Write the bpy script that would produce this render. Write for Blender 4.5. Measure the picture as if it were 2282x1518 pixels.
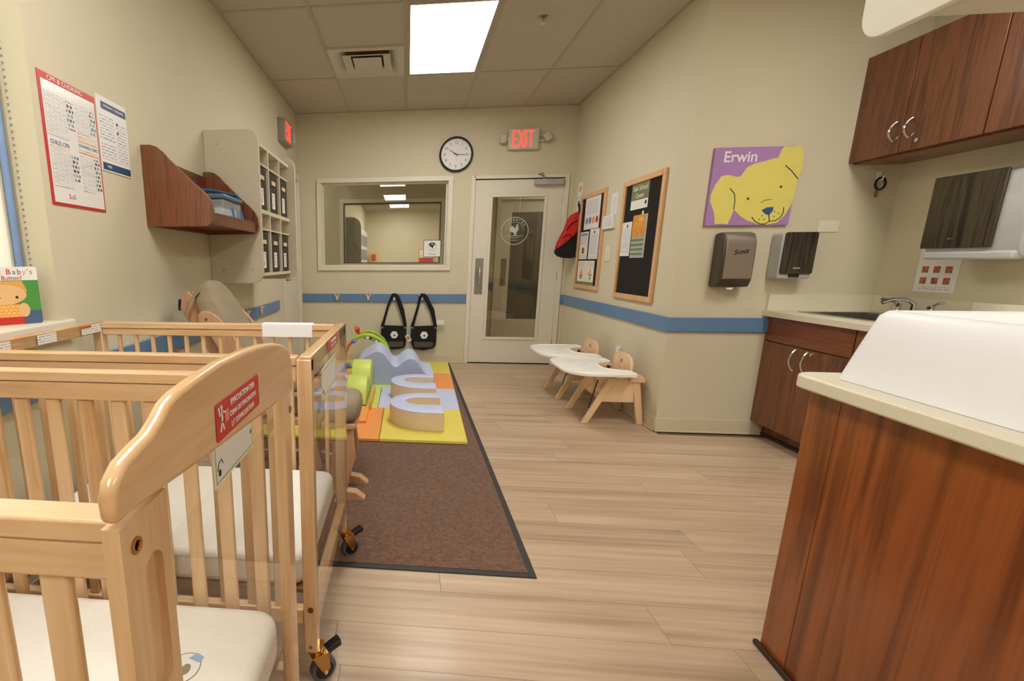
import bpy, bmesh, math, random
from mathutils import Vector, Matrix, Euler
random.seed(7)
for o in list(bpy.data.objects): bpy.data.objects.remove(o)
SC = bpy.context.scene
COL = SC.collection
PI = math.pi

# ------------------------------------------------------------------ camera, sky, exposure
def make_camera():
    f, cx, cy, yaw, pitch, roll, h = 1080.354, 793.8976, 815.4783, -.1042, .2118, -.0028, 1.1623
    W = Vector((math.sin(yaw)*math.cos(pitch), math.cos(yaw)*math.cos(pitch), -math.sin(pitch)))
    r = Vector((math.cos(yaw), -math.sin(yaw), 0)); u = r.cross(W)
    R = r*math.cos(roll)+u*math.sin(roll); U = -r*math.sin(roll)+u*math.cos(roll)
    cam = bpy.data.cameras.new('camera'); o = bpy.data.objects.new('camera', cam); COL.objects.link(o)
    m = Matrix((R, U, -W)).transposed().to_4x4(); m.translation = (0, 0, h)
    o.matrix_world = m
    cam.sensor_fit = 'HORIZONTAL'; cam.sensor_width = 36; cam.lens = f/2282*36
    cam.shift_x = (1141-cx)/2282; cam.shift_y = (cy-759)/2282
    cam.clip_start = .02; cam.clip_end = 100
    SC.camera = o
make_camera()
wd = bpy.data.worlds.new('sky'); SC.world = wd; wd.use_nodes = True
wd.node_tree.nodes['Background'].inputs[0].default_value = (.93, .97, 1, 1)
wd.node_tree.nodes['Background'].inputs[1].default_value = 1.6
SC.view_settings.view_transform = 'Standard'; SC.view_settings.look = 'None'
SC.view_settings.gamma = 1; SC.view_settings.use_curve_mapping = False
SC.view_settings.exposure = 0.9
LAMP = 9.0        # strength of the ceiling troffers

# ------------------------------------------------------------------ materials
def lin(c):
    return tuple(((x/255)/12.92 if x/255 <= .04045 else ((x/255+.055)/1.055)**2.4) for x in c)
MATS = {}
def new_mat(name):
    m = bpy.data.materials.new(name); m.use_nodes = True
    nt = m.node_tree; b = nt.nodes['Principled BSDF']
    return m, nt, b
def N(nt, t, **kw):
    n = nt.nodes.new(t)
    for k, v in kw.items(): setattr(n, k, v)
    return n
def mat(name, c, rough=.6, metal=0, spec=.5, var=.06, scale=12, bump=0, bscale=80, coat=0, trans=0, emit=0, stretch=(1, 1, 1), sheen=0, alpha=1):
    if name in MATS: return MATS[name]
    m, nt, b = new_mat(name); L = nt.links
    col = lin(c) if max(c) > 1 else c
    tc = N(nt, 'ShaderNodeTexCoord'); mp = N(nt, 'ShaderNodeMapping'); mp.inputs['Scale'].default_value = stretch
    L.new(tc.outputs['Object'], mp.inputs[0])
    nz = N(nt, 'ShaderNodeTexNoise'); nz.inputs['Scale'].default_value = scale; nz.inputs['Detail'].default_value = 4
    L.new(mp.outputs[0], nz.inputs['Vector'])
    rp = N(nt, 'ShaderNodeValToRGB')
    rp.color_ramp.elements[0].position = .3; rp.color_ramp.elements[1].position = .7
    rp.color_ramp.elements[0].color = tuple(x*(1-var) for x in col)+(1,)
    rp.color_ramp.elements[1].color = tuple(min(1, x*(1+var)) for x in col)+(1,)
    L.new(nz.outputs[0], rp.inputs[0]); L.new(rp.outputs[0], b.inputs['Base Color'])
    b.inputs['Roughness'].default_value = rough; b.inputs['Metallic'].default_value = metal
    b.inputs['Specular IOR Level'].default_value = spec
    b.inputs['Coat Weight'].default_value = coat; b.inputs['Coat Roughness'].default_value = .15
    b.inputs['Transmission Weight'].default_value = trans
    b.inputs['Sheen Weight'].default_value = sheen
    b.inputs['Alpha'].default_value = alpha
    if emit:
        b.inputs['Emission Color'].default_value = tuple(col)+(1,); b.inputs['Emission Strength'].default_value = emit
    if bump:
        n2 = N(nt, 'ShaderNodeTexNoise'); n2.inputs['Scale'].default_value = bscale; n2.inputs['Detail'].default_value = 3
        L.new(mp.outputs[0], n2.inputs['Vector'])
        bp = N(nt, 'ShaderNodeBump'); bp.inputs['Strength'].default_value = bump; bp.inputs['Distance'].default_value = .004
        L.new(n2.outputs[0], bp.inputs['Height']); L.new(bp.outputs[0], b.inputs['Normal'])
    MATS[name] = m; return m
def wood(name, cols, axis='z', scale=9, stretch=.07, rough=.35, coat=.3, dist=1.2, objrand=0, fine=.25, bump=.05):
    if name in MATS: return MATS[name]
    m, nt, b = new_mat(name); L = nt.links
    tc = N(nt, 'ShaderNodeTexCoord'); mp = N(nt, 'ShaderNodeMapping')
    s = {'x': (stretch, 1, 1), 'y': (1, stretch, 1), 'z': (1, 1, stretch)}[axis]
    mp.inputs['Scale'].default_value = s
    vec = tc.outputs['Object']
    info = N(nt, 'ShaderNodeObjectInfo')
    if objrand:
        ad = N(nt, 'ShaderNodeVectorMath', operation='ADD'); ml = N(nt, 'ShaderNodeMath', operation='MULTIPLY'); ml.inputs[1].default_value = 17
        L.new(info.outputs['Random'], ml.inputs[0]); L.new(vec, ad.inputs[0]); L.new(ml.outputs[0], ad.inputs[1]); vec = ad.outputs[0]
    L.new(vec, mp.inputs[0])
    nz = N(nt, 'ShaderNodeTexNoise'); nz.inputs['Scale'].default_value = scale; nz.inputs['Detail'].default_value = 6
    nz.inputs['Roughness'].default_value = .6; nz.inputs['Distortion'].default_value = dist
    L.new(mp.outputs[0], nz.inputs['Vector'])
    n2 = N(nt, 'ShaderNodeTexNoise'); n2.inputs['Scale'].default_value = scale*7; n2.inputs['Detail'].default_value = 4
    L.new(mp.outputs[0], n2.inputs['Vector'])
    mx = N(nt, 'ShaderNodeMix'); mx.inputs[0].default_value = fine
    L.new(nz.outputs[0], mx.inputs[2]); L.new(n2.outputs[0], mx.inputs[3])
    rp = N(nt, 'ShaderNodeValToRGB'); cr = rp.color_ramp
    n = len(cols)
    while len(cr.elements) < n: cr.elements.new(.5)
    for i, c in enumerate(cols):
        cr.elements[i].position = .32+.36*i/(n-1); cr.elements[i].color = lin(c)+(1,)
    L.new(mx.outputs[0], rp.inputs[0])
    out = rp.outputs[0]
    if objrand:
        hs = N(nt, 'ShaderNodeHueSaturation'); mr = N(nt, 'ShaderNodeMapRange')
        mr.inputs[3].default_value = 1-objrand; mr.inputs[4].default_value = 1+objrand
        L.new(info.outputs['Random'], mr.inputs[0]); L.new(mr.outputs[0], hs.inputs['Value']); L.new(out, hs.inputs['Color']); out = hs.outputs[0]
    L.new(out, b.inputs['Base Color'])
    b.inputs['Roughness'].default_value = rough; b.inputs['Coat Weight'].default_value = coat; b.inputs['Coat Roughness'].default_value = .12
    bp = N(nt, 'ShaderNodeBump'); bp.inputs['Strength'].default_value = bump; bp.inputs['Distance'].default_value = .002
    L.new(n2.outputs[0], bp.inputs['Height']); L.new(bp.outputs[0], b.inputs['Normal'])
    MATS[name] = m; return m
def glass(name, tint=(1, 1, 1), ior=1.5, rough=0.0, extra=0):
    if name in MATS: return MATS[name]
    m = bpy.data.materials.new(name); m.use_nodes = True; nt = m.node_tree; L = nt.links; nt.nodes.clear()
    out = N(nt, 'ShaderNodeOutputMaterial'); mx = N(nt, 'ShaderNodeMixShader'); fr = N(nt, 'ShaderNodeFresnel'); fr.inputs[0].default_value = ior
    tr = N(nt, 'ShaderNodeBsdfTransparent'); tr.inputs[0].default_value = tint+(1,)
    gl = N(nt, 'ShaderNodeBsdfGlossy'); gl.inputs['Roughness'].default_value = rough
    ad = N(nt, 'ShaderNodeMath', operation='ADD'); ad.inputs[1].default_value = extra; ad.use_clamp = True
    # reflect once, on the outer face only: the pane is a thin slab whose inner faces must not mirror
    ge = N(nt, 'ShaderNodeNewGeometry'); iv = N(nt, 'ShaderNodeMath', operation='SUBTRACT'); iv.inputs[0].default_value = 1; ml = N(nt, 'ShaderNodeMath', operation='MULTIPLY')
    L.new(ge.outputs['Backfacing'], iv.inputs[1]); L.new(fr.outputs[0], ad.inputs[0]); L.new(ad.outputs[0], ml.inputs[0]); L.new(iv.outputs[0], ml.inputs[1]); L.new(ml.outputs[0], mx.inputs[0]); L.new(tr.outputs[0], mx.inputs[1]); L.new(gl.outputs[0], mx.inputs[2]); L.new(mx.outputs[0], out.inputs[0])
    MATS[name] = m; return m
def print_mat(name, ink, paper, row=.012, word=.03, gap=.35):
    """printed lines of small text: bricks of ink on a paper ground, in metres through the UVs"""
    if name in MATS: return MATS[name]
    m, nt, b = new_mat(name); L = nt.links
    tc = N(nt, 'ShaderNodeTexCoord'); br = N(nt, 'ShaderNodeTexBrick')
    br.inputs['Scale'].default_value = 1; br.inputs['Brick Width'].default_value = word; br.inputs['Row Height'].default_value = row
    br.inputs['Mortar Size'].default_value = row*gap; br.inputs['Mortar Smooth'].default_value = .3
    br.inputs['Color1'].default_value = lin(ink)+(1,); br.inputs['Color2'].default_value = tuple(.5*x+.5*y for x, y in zip(lin(ink), lin(paper)))+(1,)
    br.inputs['Mortar'].default_value = lin(paper)+(1,)
    L.new(tc.outputs['UV'], br.inputs[0]); L.new(br.outputs[0], b.inputs['Base Color']); b.inputs['Roughness'].default_value = .4
    MATS[name] = m; return m

WALL = mat('wall_paint', (212, 203, 177), .75, var=.015, scale=3, bump=.05, bscale=150)
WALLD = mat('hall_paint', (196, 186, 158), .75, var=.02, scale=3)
TILE = mat('acoustic_tile', (192, 185, 168), .9, var=.03, scale=60, bump=.25, bscale=220)
TBAR = mat('ceiling_bar_paint', (178, 170, 150), .6, var=.02)
COVE = mat('cove_base_vinyl', (214, 202, 172), .45, var=.02)
TRIM = mat('trim_paint', (226, 220, 200), .4, var=.015)
DOORP = mat('door_paint', (224, 217, 200), .4, var=.015)
BLUE = mat('blue_rail_paint', (99, 133, 172), .4, var=.04, scale=5)
PLANK = wood('floor_plank_oak', [(158, 132, 106), (185, 160, 133), (203, 181, 153)], 'x', 6, .04, .42, .1, .8, .02, .5, .03)
SUBF = mat('subfloor', (120, 98, 74), .8)
MZ = wood('maple_upright', [(200, 156, 108), (224, 188, 144), (234, 202, 162)], 'z', 14, .07, .3, .35, .6, .02)
MX = wood('maple_rail', [(200, 156, 108), (224, 188, 144), (234, 202, 162)], 'x', 14, .07, .3, .35, .6, .02)
MY = wood('maple_end', [(186, 140, 90), (216, 174, 126), (228, 190, 146)], 'y', 10, .09, .25, .5, 1.2, .02)
BIRCH = wood('birch_ply', [(222, 184, 140), (234, 200, 158), (238, 208, 170)], 'z', 10, .1, .4, .2, .5, .02)
CAB = wood('walnut_laminate', [(60, 31, 15), (94, 52, 28), (126, 74, 44), (101, 58, 31), (73, 38, 18)], 'z', 12, .06, .3, .25, .7, 0, .3)
CABX = wood('walnut_laminate_flat', [(66, 30, 13), (104, 52, 25), (132, 70, 38), (80, 38, 17)], 'y', 16, .06, .3, .25, .7, 0, .3)
CABI = wood('walnut_laminate_near', [(74, 33, 11), (110, 55, 22), (150, 82, 38), (118, 60, 25), (84, 40, 15)], 'z', 7, .05, .28, .3, .9, 0, .2)
COUNTER = mat('speckled_laminate', (222, 214, 190), .35, var=.05, scale=200)
WHITE = mat('white_plastic', (242, 242, 244), .35, var=.01)
OFFW = mat('offwhite_laminate', (222, 216, 200), .4, var=.02)
CUBBY = mat('cubby_laminate', (206, 196, 172), .42, var=.03, scale=40)
CHROME = mat('chrome', (210, 212, 215), .12, 1, var=.01)
STEEL = mat('brushed_steel', (170, 168, 164), .3, 1, var=.06, scale=30, stretch=(1, 1, .1))
BRASS = mat('yellow_zinc', (184, 140, 80), .25, 1, var=.1)
BLACK = mat('black_plastic', (18, 18, 20), .45)
RUBBER = mat('grey_rubber', (96, 98, 102), .6)
DARK = mat('dark_gap', (20, 17, 14), .9)
BINC = mat('brown_bin_fabric', (58, 46, 34), .9, var=.1, scale=90, bump=.3, bscale=300)
MATTR = mat('mattress_vinyl', (238, 235, 228), .5, var=.02, scale=60, bump=.25, bscale=120)
TAUPE = mat('taupe_cushion', (150, 136, 112), .9, var=.07, scale=18, bump=.5, bscale=25)
PAPER = mat('white_paper', (234, 233, 230), .5, var=.01)
ACRY = glass('clear_acrylic', (.95, .95, .93), 1.45)
GLASSW = glass('window_glass', (.92, .92, .90), 1.52, 0, .03)
GLASSD = glass('door_glass', (.84, .82, .76), 1.52, 0, .03)
RED = mat('red_print', (200, 44, 38), .4, var=.03)
REDM = mat('red_canvas', (196, 32, 34), .8, var=.08, scale=60)
BAGF = mat('black_canvas', (16, 15, 15), .85, var=.1, scale=60)
CORK = mat('black_felt', (22, 17, 14), .95, var=.15, scale=80)
FRAMEW = wood('oak_frame', [(206, 156, 108), (222, 176, 128), (228, 186, 140)], 'z', 20, .1, .45, .1, .4)
def simple(name, c, **k): return mat(name, c, **k)
YEL = simple('yellow_vinyl', (228, 212, 96), rough=.45, var=.02)
ORA = simple('orange_vinyl', (244, 160, 84), rough=.45, var=.02)
LBL = simple('lavender_vinyl', (200, 208, 240), rough=.45, var=.02)
GRN = simple('lime_vinyl', (206, 222, 110), rough=.45, var=.02)
BEI = simple('beige_vinyl', (226, 204, 172), rough=.45, var=.02)
PBLUE = simple('blue_vinyl_side', (172, 184, 224), rough=.45, var=.02)
NAVY = simple('navy_print', (38, 70, 108), rough=.4)
GREY = simple('grey_print', (140, 140, 140), rough=.5)
TEXTG = print_mat('fine_print', (172, 170, 168), (236, 234, 230), .007, .05, .3)
TEXTL = print_mat('large_print', (158, 160, 166), (234, 234, 234), .012, .035, .35)
PHOTO = print_mat('photo_strip', (40, 48, 52), (224, 224, 220), .016, .018, .2)
TEXTO = print_mat('orange_print', (206, 150, 70), (234, 230, 222), .008, .04, .3)

# ------------------------------------------------------------------ mesh helpers
class B:
    def __init__(s): s.bm = bmesh.new(); s.uv = s.bm.loops.layers.uv.new('UVMap')
    def box(s, x0, x1, y0, y1, z0, z1, M=None):
        vs = [s.bm.verts.new((x, y, z)) for x in sorted((x0, x1)) for y in sorted((y0, y1)) for z in sorted((z0, z1))]
        if M is not None:
            for v in vs: v.co = M @ v.co
        for q in ((0, 1, 3, 2), (4, 6, 7, 5), (0, 4, 5, 1), (2, 3, 7, 6), (0, 2, 6, 4), (1, 5, 7, 3)):
            s.bm.faces.new([vs[i] for i in q])
        return s
    def prism(s, pts, O, u, v, n, t0, t1):
        """polygon pts in (u,v) from origin O, extruded along n from t0 to t1"""
        O, u, v, n = Vector(O), Vector(u), Vector(v), Vector(n)
        a = [s.bm.verts.new(O+u*p[0]+v*p[1]+n*t0) for p in pts]
        b = [s.bm.verts.new(O+u*p[0]+v*p[1]+n*t1) for p in pts]
        k = len(pts)
        fs = [s.bm.faces.new(list(reversed(a))), s.bm.faces.new(b)]
        for i in range(k): fs.append(s.bm.faces.new([a[i], a[(i+1) % k], b[(i+1) % k], b[i]]))
        for f in fs:
            for l in f.loops:
                d = l.vert.co-O; l[s.uv].uv = (d.dot(u), d.dot(v))
        return s
    def cyl(s, p0, p1, r, r2=None, seg=16):
        p0, p1 = Vector(p0), Vector(p1); d = p1-p0; r2 = r if r2 is None else r2
        q = d.to_track_quat('Z', 'Y').to_matrix()
        a = []; b = []
        for i in range(seg):
            c = Vector((math.cos(2*PI*i/seg), math.sin(2*PI*i/seg), 0))
            a.append(s.bm.verts.new(p0+q @ (c*r))); b.append(s.bm.verts.new(p1+q @ (c*r2)))
        s.bm.faces.new(list(reversed(a))); s.bm.faces.new(b)
        for i in range(seg): s.bm.faces.new([a[i], a[(i+1) % seg], b[(i+1) % seg], b[i]])
        return s
    def tube(s, pts, r, seg=10, flat=None, closed=False):
        pts = [Vector(p) for p in pts]; rings = []; k = len(pts)
        up = None
        for i, p in enumerate(pts):
            if closed: d = pts[(i+1) % k]-pts[i-1]
            else: d = pts[min(i+1, k-1)]-pts[max(i-1, 0)]
            d.normalize()
            if up is None:
                ref = Vector((0, 0, 1)) if abs(d.z) < .9 else Vector((1, 0, 0))
                up = ref-d*ref.dot(d)
            else: up = up-d*up.dot(d)
            up.normalize(); sd = d.cross(up)
            rr = r[i] if isinstance(r, (list, tuple)) else r
            fx, fy = flat if flat else (1, 1)
            rings.append([s.bm.verts.new(p+up*(math.cos(2*PI*j/seg)*rr*fx)+sd*(math.sin(2*PI*j/seg)*rr*fy)) for j in range(seg)])
        for i in range(k if closed else k-1):
            A, C = rings[i], rings[(i+1) % k]
            for j in range(seg): s.bm.faces.new([A[j], A[(j+1) % seg], C[(j+1) % seg], C[j]])
        if not closed: s.bm.faces.new(list(reversed(rings[0]))); s.bm.faces.new(rings[-1])
        return s
    def lathe(s, prof, c, axis='z', seg=24):
        c = Vector(c); rings = []
        for (r, h) in prof:
            ring = []
            for i in range(seg):
                a = 2*PI*i/seg; x, y = math.cos(a)*r, math.sin(a)*r
                v = {'z': (x, y, h), 'y': (x, h, y), 'x': (h, x, y)}[axis]
                ring.append(s.bm.verts.new(c+Vector(v)))
            rings.append(ring)
        for A, C in zip(rings, rings[1:]):
            for j in range(seg): s.bm.faces.new([A[j], A[(j+1) % seg], C[(j+1) % seg], C[j]])
        s.bm.faces.new(rings[0]); s.bm.faces.new(rings[-1]); return s
    def ball(s, c, rx, ry=None, rz=None, u=16, v=10):
        ry = ry or rx; rz = rz or rx
        r = bmesh.ops.create_uvsphere(s.bm, u_segments=u, v_segments=v, radius=1)
        for w in r['verts']: w.co = Vector((w.co.x*rx, w.co.y*ry, w.co.z*rz))+Vector(c)
        return s
    def pillow(s, x0, x1, y0, y1, z0, z1, e=.35, n=12, M=None):
        """soft cushion: superellipsoid"""
        cx, cy, cz = (x0+x1)/2, (y0+y1)/2, (z0+z1)/2; ax, ay, az = abs(x1-x0)/2, abs(y1-y0)/2, abs(z1-z0)/2
        r = bmesh.ops.create_uvsphere(s.bm, u_segments=28, v_segments=14, radius=1)
        sg = lambda t, p: math.copysign(abs(t)**p, t)
        for w in r['verts']:
            th = math.atan2(w.co.y, w.co.x); ph = math.asin(max(-1, min(1, w.co.z)))
            c = sg(math.cos(ph), .6)
            p = Vector((ax*c*sg(math.cos(th), e), ay*c*sg(math.sin(th), e), az*sg(math.sin(ph), .6)))
            if M is not None: p = M @ p
            w.co = p+Vector((cx, cy, cz))
        return s

def finish(name, b, m, parent=None, bevel=0, smooth=False, local=False, seg=2):
    me = bpy.data.meshes.new(name)
    bmesh.ops.recalc_face_normals(b.bm, faces=b.bm.faces)
    if parent is not None and not local:
        off = -base_of(parent)
        for v in b.bm.verts: v.co += off
    b.bm.to_mesh(me); b.bm.free()
    me.materials.append(m)
    o = bpy.data.objects.new(name, me); COL.objects.link(o)
    if parent is not None: o.parent = parent
    if smooth:
        for p in me.polygons: p.use_smooth = True
        if bevel == 0: me.set_sharp_from_angle(angle=math.radians(42))
    if bevel:
        md = o.modifiers.new('bevel', 'BEVEL'); md.width = bevel; md.segments = seg; md.limit_method = 'ANGLE'; md.angle_limit = math.radians(35)
        md.harden_normals = False
        for p in me.polygons: p.use_smooth = True
        me.set_sharp_from_angle(angle=math.radians(50)) if not smooth else None
    return o
def base_of(o):
    v = Vector((0, 0, 0))
    while o is not None: v = v+o.location; o = o.parent
    return v
def tag(o, label, cat, group=None, kind=None):
    o['label'] = label; o['category'] = cat
    if group: o['group'] = group
    if kind: o['kind'] = kind
    return o
def thing(name, label, cat, loc, group=None, rz=0):
    o = bpy.data.objects.new(name, None); COL.objects.link(o); o.location = loc; o.rotation_euler = (0, 0, rz)
    o.empty_display_size = .05
    return tag(o, label, cat, group)
def struct(name, b, m, parent=None, **k):
    o = finish(name, b, m, parent, **k)
    if parent is None: o['kind'] = 'structure'
    return o
def boxp(name, x0, x1, y0, y1, z0, z1, m, parent, bevel=0, **k):
    return finish(name, B().box(x0, x1, y0, y1, z0, z1), m, parent, bevel, **k)
def cut(o, cutter):
    """carve a recess for real, then throw the tool away"""
    me = bpy.data.meshes.new('tool'); bmesh.ops.recalc_face_normals(cutter.bm, faces=cutter.bm.faces)
    off = -base_of(o)
    for v in cutter.bm.verts: v.co += off
    cutter.bm.to_mesh(me); cutter.bm.free()
    t = bpy.data.objects.new('tool', me); COL.objects.link(t)
    t.parent = o
    md = o.modifiers.new('cut', 'BOOLEAN'); md.operation = 'DIFFERENCE'; md.object = t; md.solver = 'EXACT'
    bpy.context.view_layer.update()
    dg = bpy.context.evaluated_depsgraph_get()
    nm = bpy.data.meshes.new_from_object(o.evaluated_get(dg), depsgraph=dg)
    o.modifiers.clear(); o.data = nm; nm.set_sharp_from_angle(angle=math.radians(40))
    bpy.data.objects.remove(t)
class Plane:
    """a flat print ground: origin O, right u, up v, n towards the viewer"""
    def __init__(s, O, u, v=(0, 0, 1)):
        s.O, s.u, s.v = Vector(O), Vector(u).normalized(), Vector(v).normalized(); s.n = s.u.cross(s.v)
    def poly(s, name, pts, off, m, parent, th=.0006, **k):
        return finish(name, B().prism(pts, s.O, s.u, s.v, s.n, off, off+th), m, parent, **k)
    def rect(s, name, u0, u1, v0, v1, off, m, parent, th=.0006, **k):
        return s.poly(name, [(u0, v0), (u1, v0), (u1, v1), (u0, v1)], off, m, parent, th, **k)
    def disc(s, name, u, v, r, off, m, parent, th=.0006, n=24, ry=None, **k):
        ry = ry or r
        return s.poly(name, [(u+r*math.cos(2*PI*i/n), v+ry*math.sin(2*PI*i/n)) for i in range(n)], off, m, parent, th, **k)
    def line(s, name, pts, w, off, m, parent, th=.0008, closed=False):
        b = B(); k = len(pts)
        for i in range(k if closed else k-1):
            p, q = Vector(pts[i]), Vector(pts[(i+1) % k]); d = (q-p); 
            if d.length < 1e-6: continue
            d.normalize(); nn = Vector((-d.y, d.x))*w/2; p = p-d*w*.3; q = q+d*w*.3
            b.prism([p-nn, q-nn, q+nn, p+nn], s.O, s.u, s.v, s.n, off, off+th)
        return finish(name, b, m, parent)
    def text(s, name, txt, u, v, size, off, m, parent, align='CENTER', wide=1.0, mirror=False, rot=0, th=.0004, shear=0, bold=0):
        cu = bpy.data.curves.new('t', 'FONT'); cu.body = txt; cu.size = size; cu.align_x = align; cu.align_y = 'CENTER'; cu.extrude = th; cu.shear = shear; cu.offset = bold
        cu.resolution_u = 3
        t = bpy.data.objects.new('t', cu); COL.objects.link(t)
        bpy.context.view_layer.update()
        dg = bpy.context.evaluated_depsgraph_get(); me = bpy.data.meshes.new_from_object(t.evaluated_get(dg), depsgraph=dg)
        bpy.data.objects.remove(t); bpy.data.curves.remove(cu)
        ob = base_of(parent) if parent is not None and not getattr(s, 'local', False) else Vector((0, 0, 0))
        c, sn = math.cos(rot), math.sin(rot)
        for w in me.vertices:
            x, y = w.co.x*wide*(-1 if mirror else 1), w.co.y
            x, y = x*c-y*sn, x*sn+y*c
            w.co = s.O+s.u*(u+x)+s.v*(v+y)+s.n*(off+th+w.co.z)-ob
        me.name = name; me.materials.clear(); me.materials.append(m)
        if mirror: me.flip_normals()
        o = bpy.data.objects.new(name, me); COL.objects.link(o)
        if parent is not None: o.parent = parent
        return o
def copy_tree(o, parent=None):
    c = o.copy(); COL.objects.link(c)
    if parent is not None: c.parent = parent; c.matrix_parent_inverse = o.matrix_parent_inverse.copy()
    for ch in [k for k in bpy.data.objects if k.parent == o]: copy_tree(ch, c)
    return c
def rrect(x0, x1, y0, y1, r, corners='abcd', n=6):
    """rounded rectangle, corners a=(x1,y1) b=(x0,y1) c=(x0,y0) d=(x1,y0)"""
    pts = []
    for key, cx, cy, a0, px, py in (('a', x1-r, y1-r, 0, x1, y1), ('b', x0+r, y1-r, PI/2, x0, y1), ('c', x0+r, y0+r, PI, x0, y0), ('d', x1-r, y0+r, 1.5*PI, x1, y0)):
        if key in corners: pts += [(cx+r*math.cos(a0+PI/2*i/n), cy+r*math.sin(a0+PI/2*i/n)) for i in range(n+1)]
        else: pts.append((px, py))
    return pts

# ------------------------------------------------------------------ room shell
XL, XR, XC, YF, YD, YB, H = -1.251, 1.73, 2.93, 5.651, 3.406, -3.2, 2.735
WT = .1
# left wall with its window opening (y -0.35..1.637, z .95..2.3) and side door opening
b = B()
b.box(XL-WT-.14, XL, 1.637, 4.87, 0, H).box(XL-WT-.14, XL, 5.6, YF+WT, 0, H).box(XL-WT-.14, XL, 4.87, 5.6, 2.05, H)
b.box(XL-WT-.14, XL, -.35, 1.637, 0, .925).box(XL-WT-.14, XL, -.35, 1.637, 2.35, H).box(XL-WT-.14, XL, YB, -.35, 0, H)
struct('wall_left', b, WALL)
# far wall with interior window and door openings
b = B()
Y0, Y1 = YF, YF+.12
b.box(XL, -.995, Y0, Y1, 0, H).box(-.995, .44, Y0, Y1, 2.035, H).box(-.995, .44, Y0, Y1, 0, 1.09).box(.44, .71, Y0, Y1, 0, H)
b.box(.71, 1.64, Y0, Y1, 2.03, H).box(1.64, 2.4, Y0, Y1, 0, H)
struct('wall_far', b, WALL)
struct('wall_right', B().box(XR, XR+.12, YD, YF, 0, H), WALL)
struct('wall_nook', B().box(XR+.12, XC, YD, YD+.12, 0, H), WALL)
struct('wall_sink', B().box(XC, XC+.12, YB, YD+.12, 0, H), WALL)
struct('wall_back', B().box(XL-.24, XC+.12, YB-.12, YB, 0, H), WALL)

# ceiling: deck above, T bars and tiles as parts
ceil = struct('ceiling', B().box(XL-.24, XC+.12, YB-.12, YF+.12, H+.06, H+.16), DARK)
T = .6096
gx = [-.656+T*k for k in range(-1, 6)]       # grid lines along the room
gx = [x for x in gx if XL < x < XC]
xs = [XL]+gx+[XC]
r0 = 4.647
full = [r0-1.2192*k for k in range(0, 7)]
TROF = [(-.047, 3.428), (-.656, .38), (-.656, -2.06), (1.782, .99), (1.782, -1.45)]  # x0,y0 of each 2x4 troffer (last two: extra lamps, unseen)
VENT = (-.656, 4.0375)
def cells():
    out = []
    for i in range(len(xs)-1):
        x0, x1 = xs[i], xs[i+1]
        ys = [YF]+full+[YB]
        if abs(x0+.656) < .01:
            ys = sorted(set([YF, 4.647, 4.0375, 3.428, 2.8185, 2.209, 1.5994, .38, -.23, -.8396, -2.0588, YB]), reverse=True)
        for a, c in zip(ys, ys[1:]):
            out.append((x0, x1, c, a))
    return out
bar = B()
for (x0, x1, y0, y1) in cells():
    if x0 > 1.7 and y1 > YD:
        y1 = min(y1, YD)
        if y0 >= YD: continue
    if x0 < XR < x1 and y0 >= YD-.01: x1 = XR
    lamp = any(abs(x0-a) < .02 and abs(y0-c) < .02 for a, c in TROF); vent = abs(x0-VENT[0]) < .02 and abs(y0-VENT[1]) < .02
    if not (lamp or vent):
        if x0 < XR < x1 and y0 < YD < y1:
            finish('ceiling_tile', B().box(x0+.008, XR-.001, y0+.008, y1-.008, H+.004, H+.02), TILE, ceil)
            continue
        finish('ceiling_tile', B().box(x0+.008, x1-.008, y0+.008, y1-.008, H+.004, H+.02), TILE, ceil)
    finish('ceiling_bar', B().box(x0+.012, x1-.012, y0-.012, y0+.012, H, H+.03), TBAR, ceil)
for x in gx:
    y1 = YF if x < XR else YD
    finish('ceiling_bar', B().box(x-.012, x+.012, YB, y1, H-.001, H+.03), TBAR, ceil)
for (x0, x1, y0, y1) in ((XL, XL+.02, YB, YF), (XR-.02, XR, YD, YF), (XL+.02, XR-.02, YF-.02, YF)):
    finish('edge_angle', B().box(x0, x1, y0, y1, H-.001, H+.03), TBAR, ceil)

# floor: slab and planks
floor = struct('floor', B().box(XL-.24, XC+.12, YB-.12, YF+.12, -.12, -.008), SUBF)
PW, PLN = .178, 1.22
row = 0; y = YF; pcache = {}
while y > YB+.01:
    y0 = max(YB, y-PW); xr = XR if y > YD+.01 else XC
    x = XL-random.random()*PLN
    while x < xr:
        a, c = max(x, XL), min(x+PLN, xr)
        if c-a > .02:
            key = (round(c-a, 3), round(y-y0, 3))
            if key in pcache: o = bpy.data.objects.new('floor_plank', pcache[key])
            else:
                bb = B().box(.0006, c-a-.0006, .0006, y-y0-.0006, -.008, 0); me = bpy.data.meshes.new('floor_plank')
                bmesh.ops.recalc_face_normals(bb.bm, faces=bb.bm.faces); bb.bm.to_mesh(me); bb.bm.free(); me.materials.append(PLANK)
                if c-a > PLN-.01: pcache[key] = me
                o = bpy.data.objects.new('floor_plank', me)
            COL.objects.link(o); o.location = (a, y0, 0); o.parent = floor
        x += PLN
    y = y0; row += 1

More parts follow.
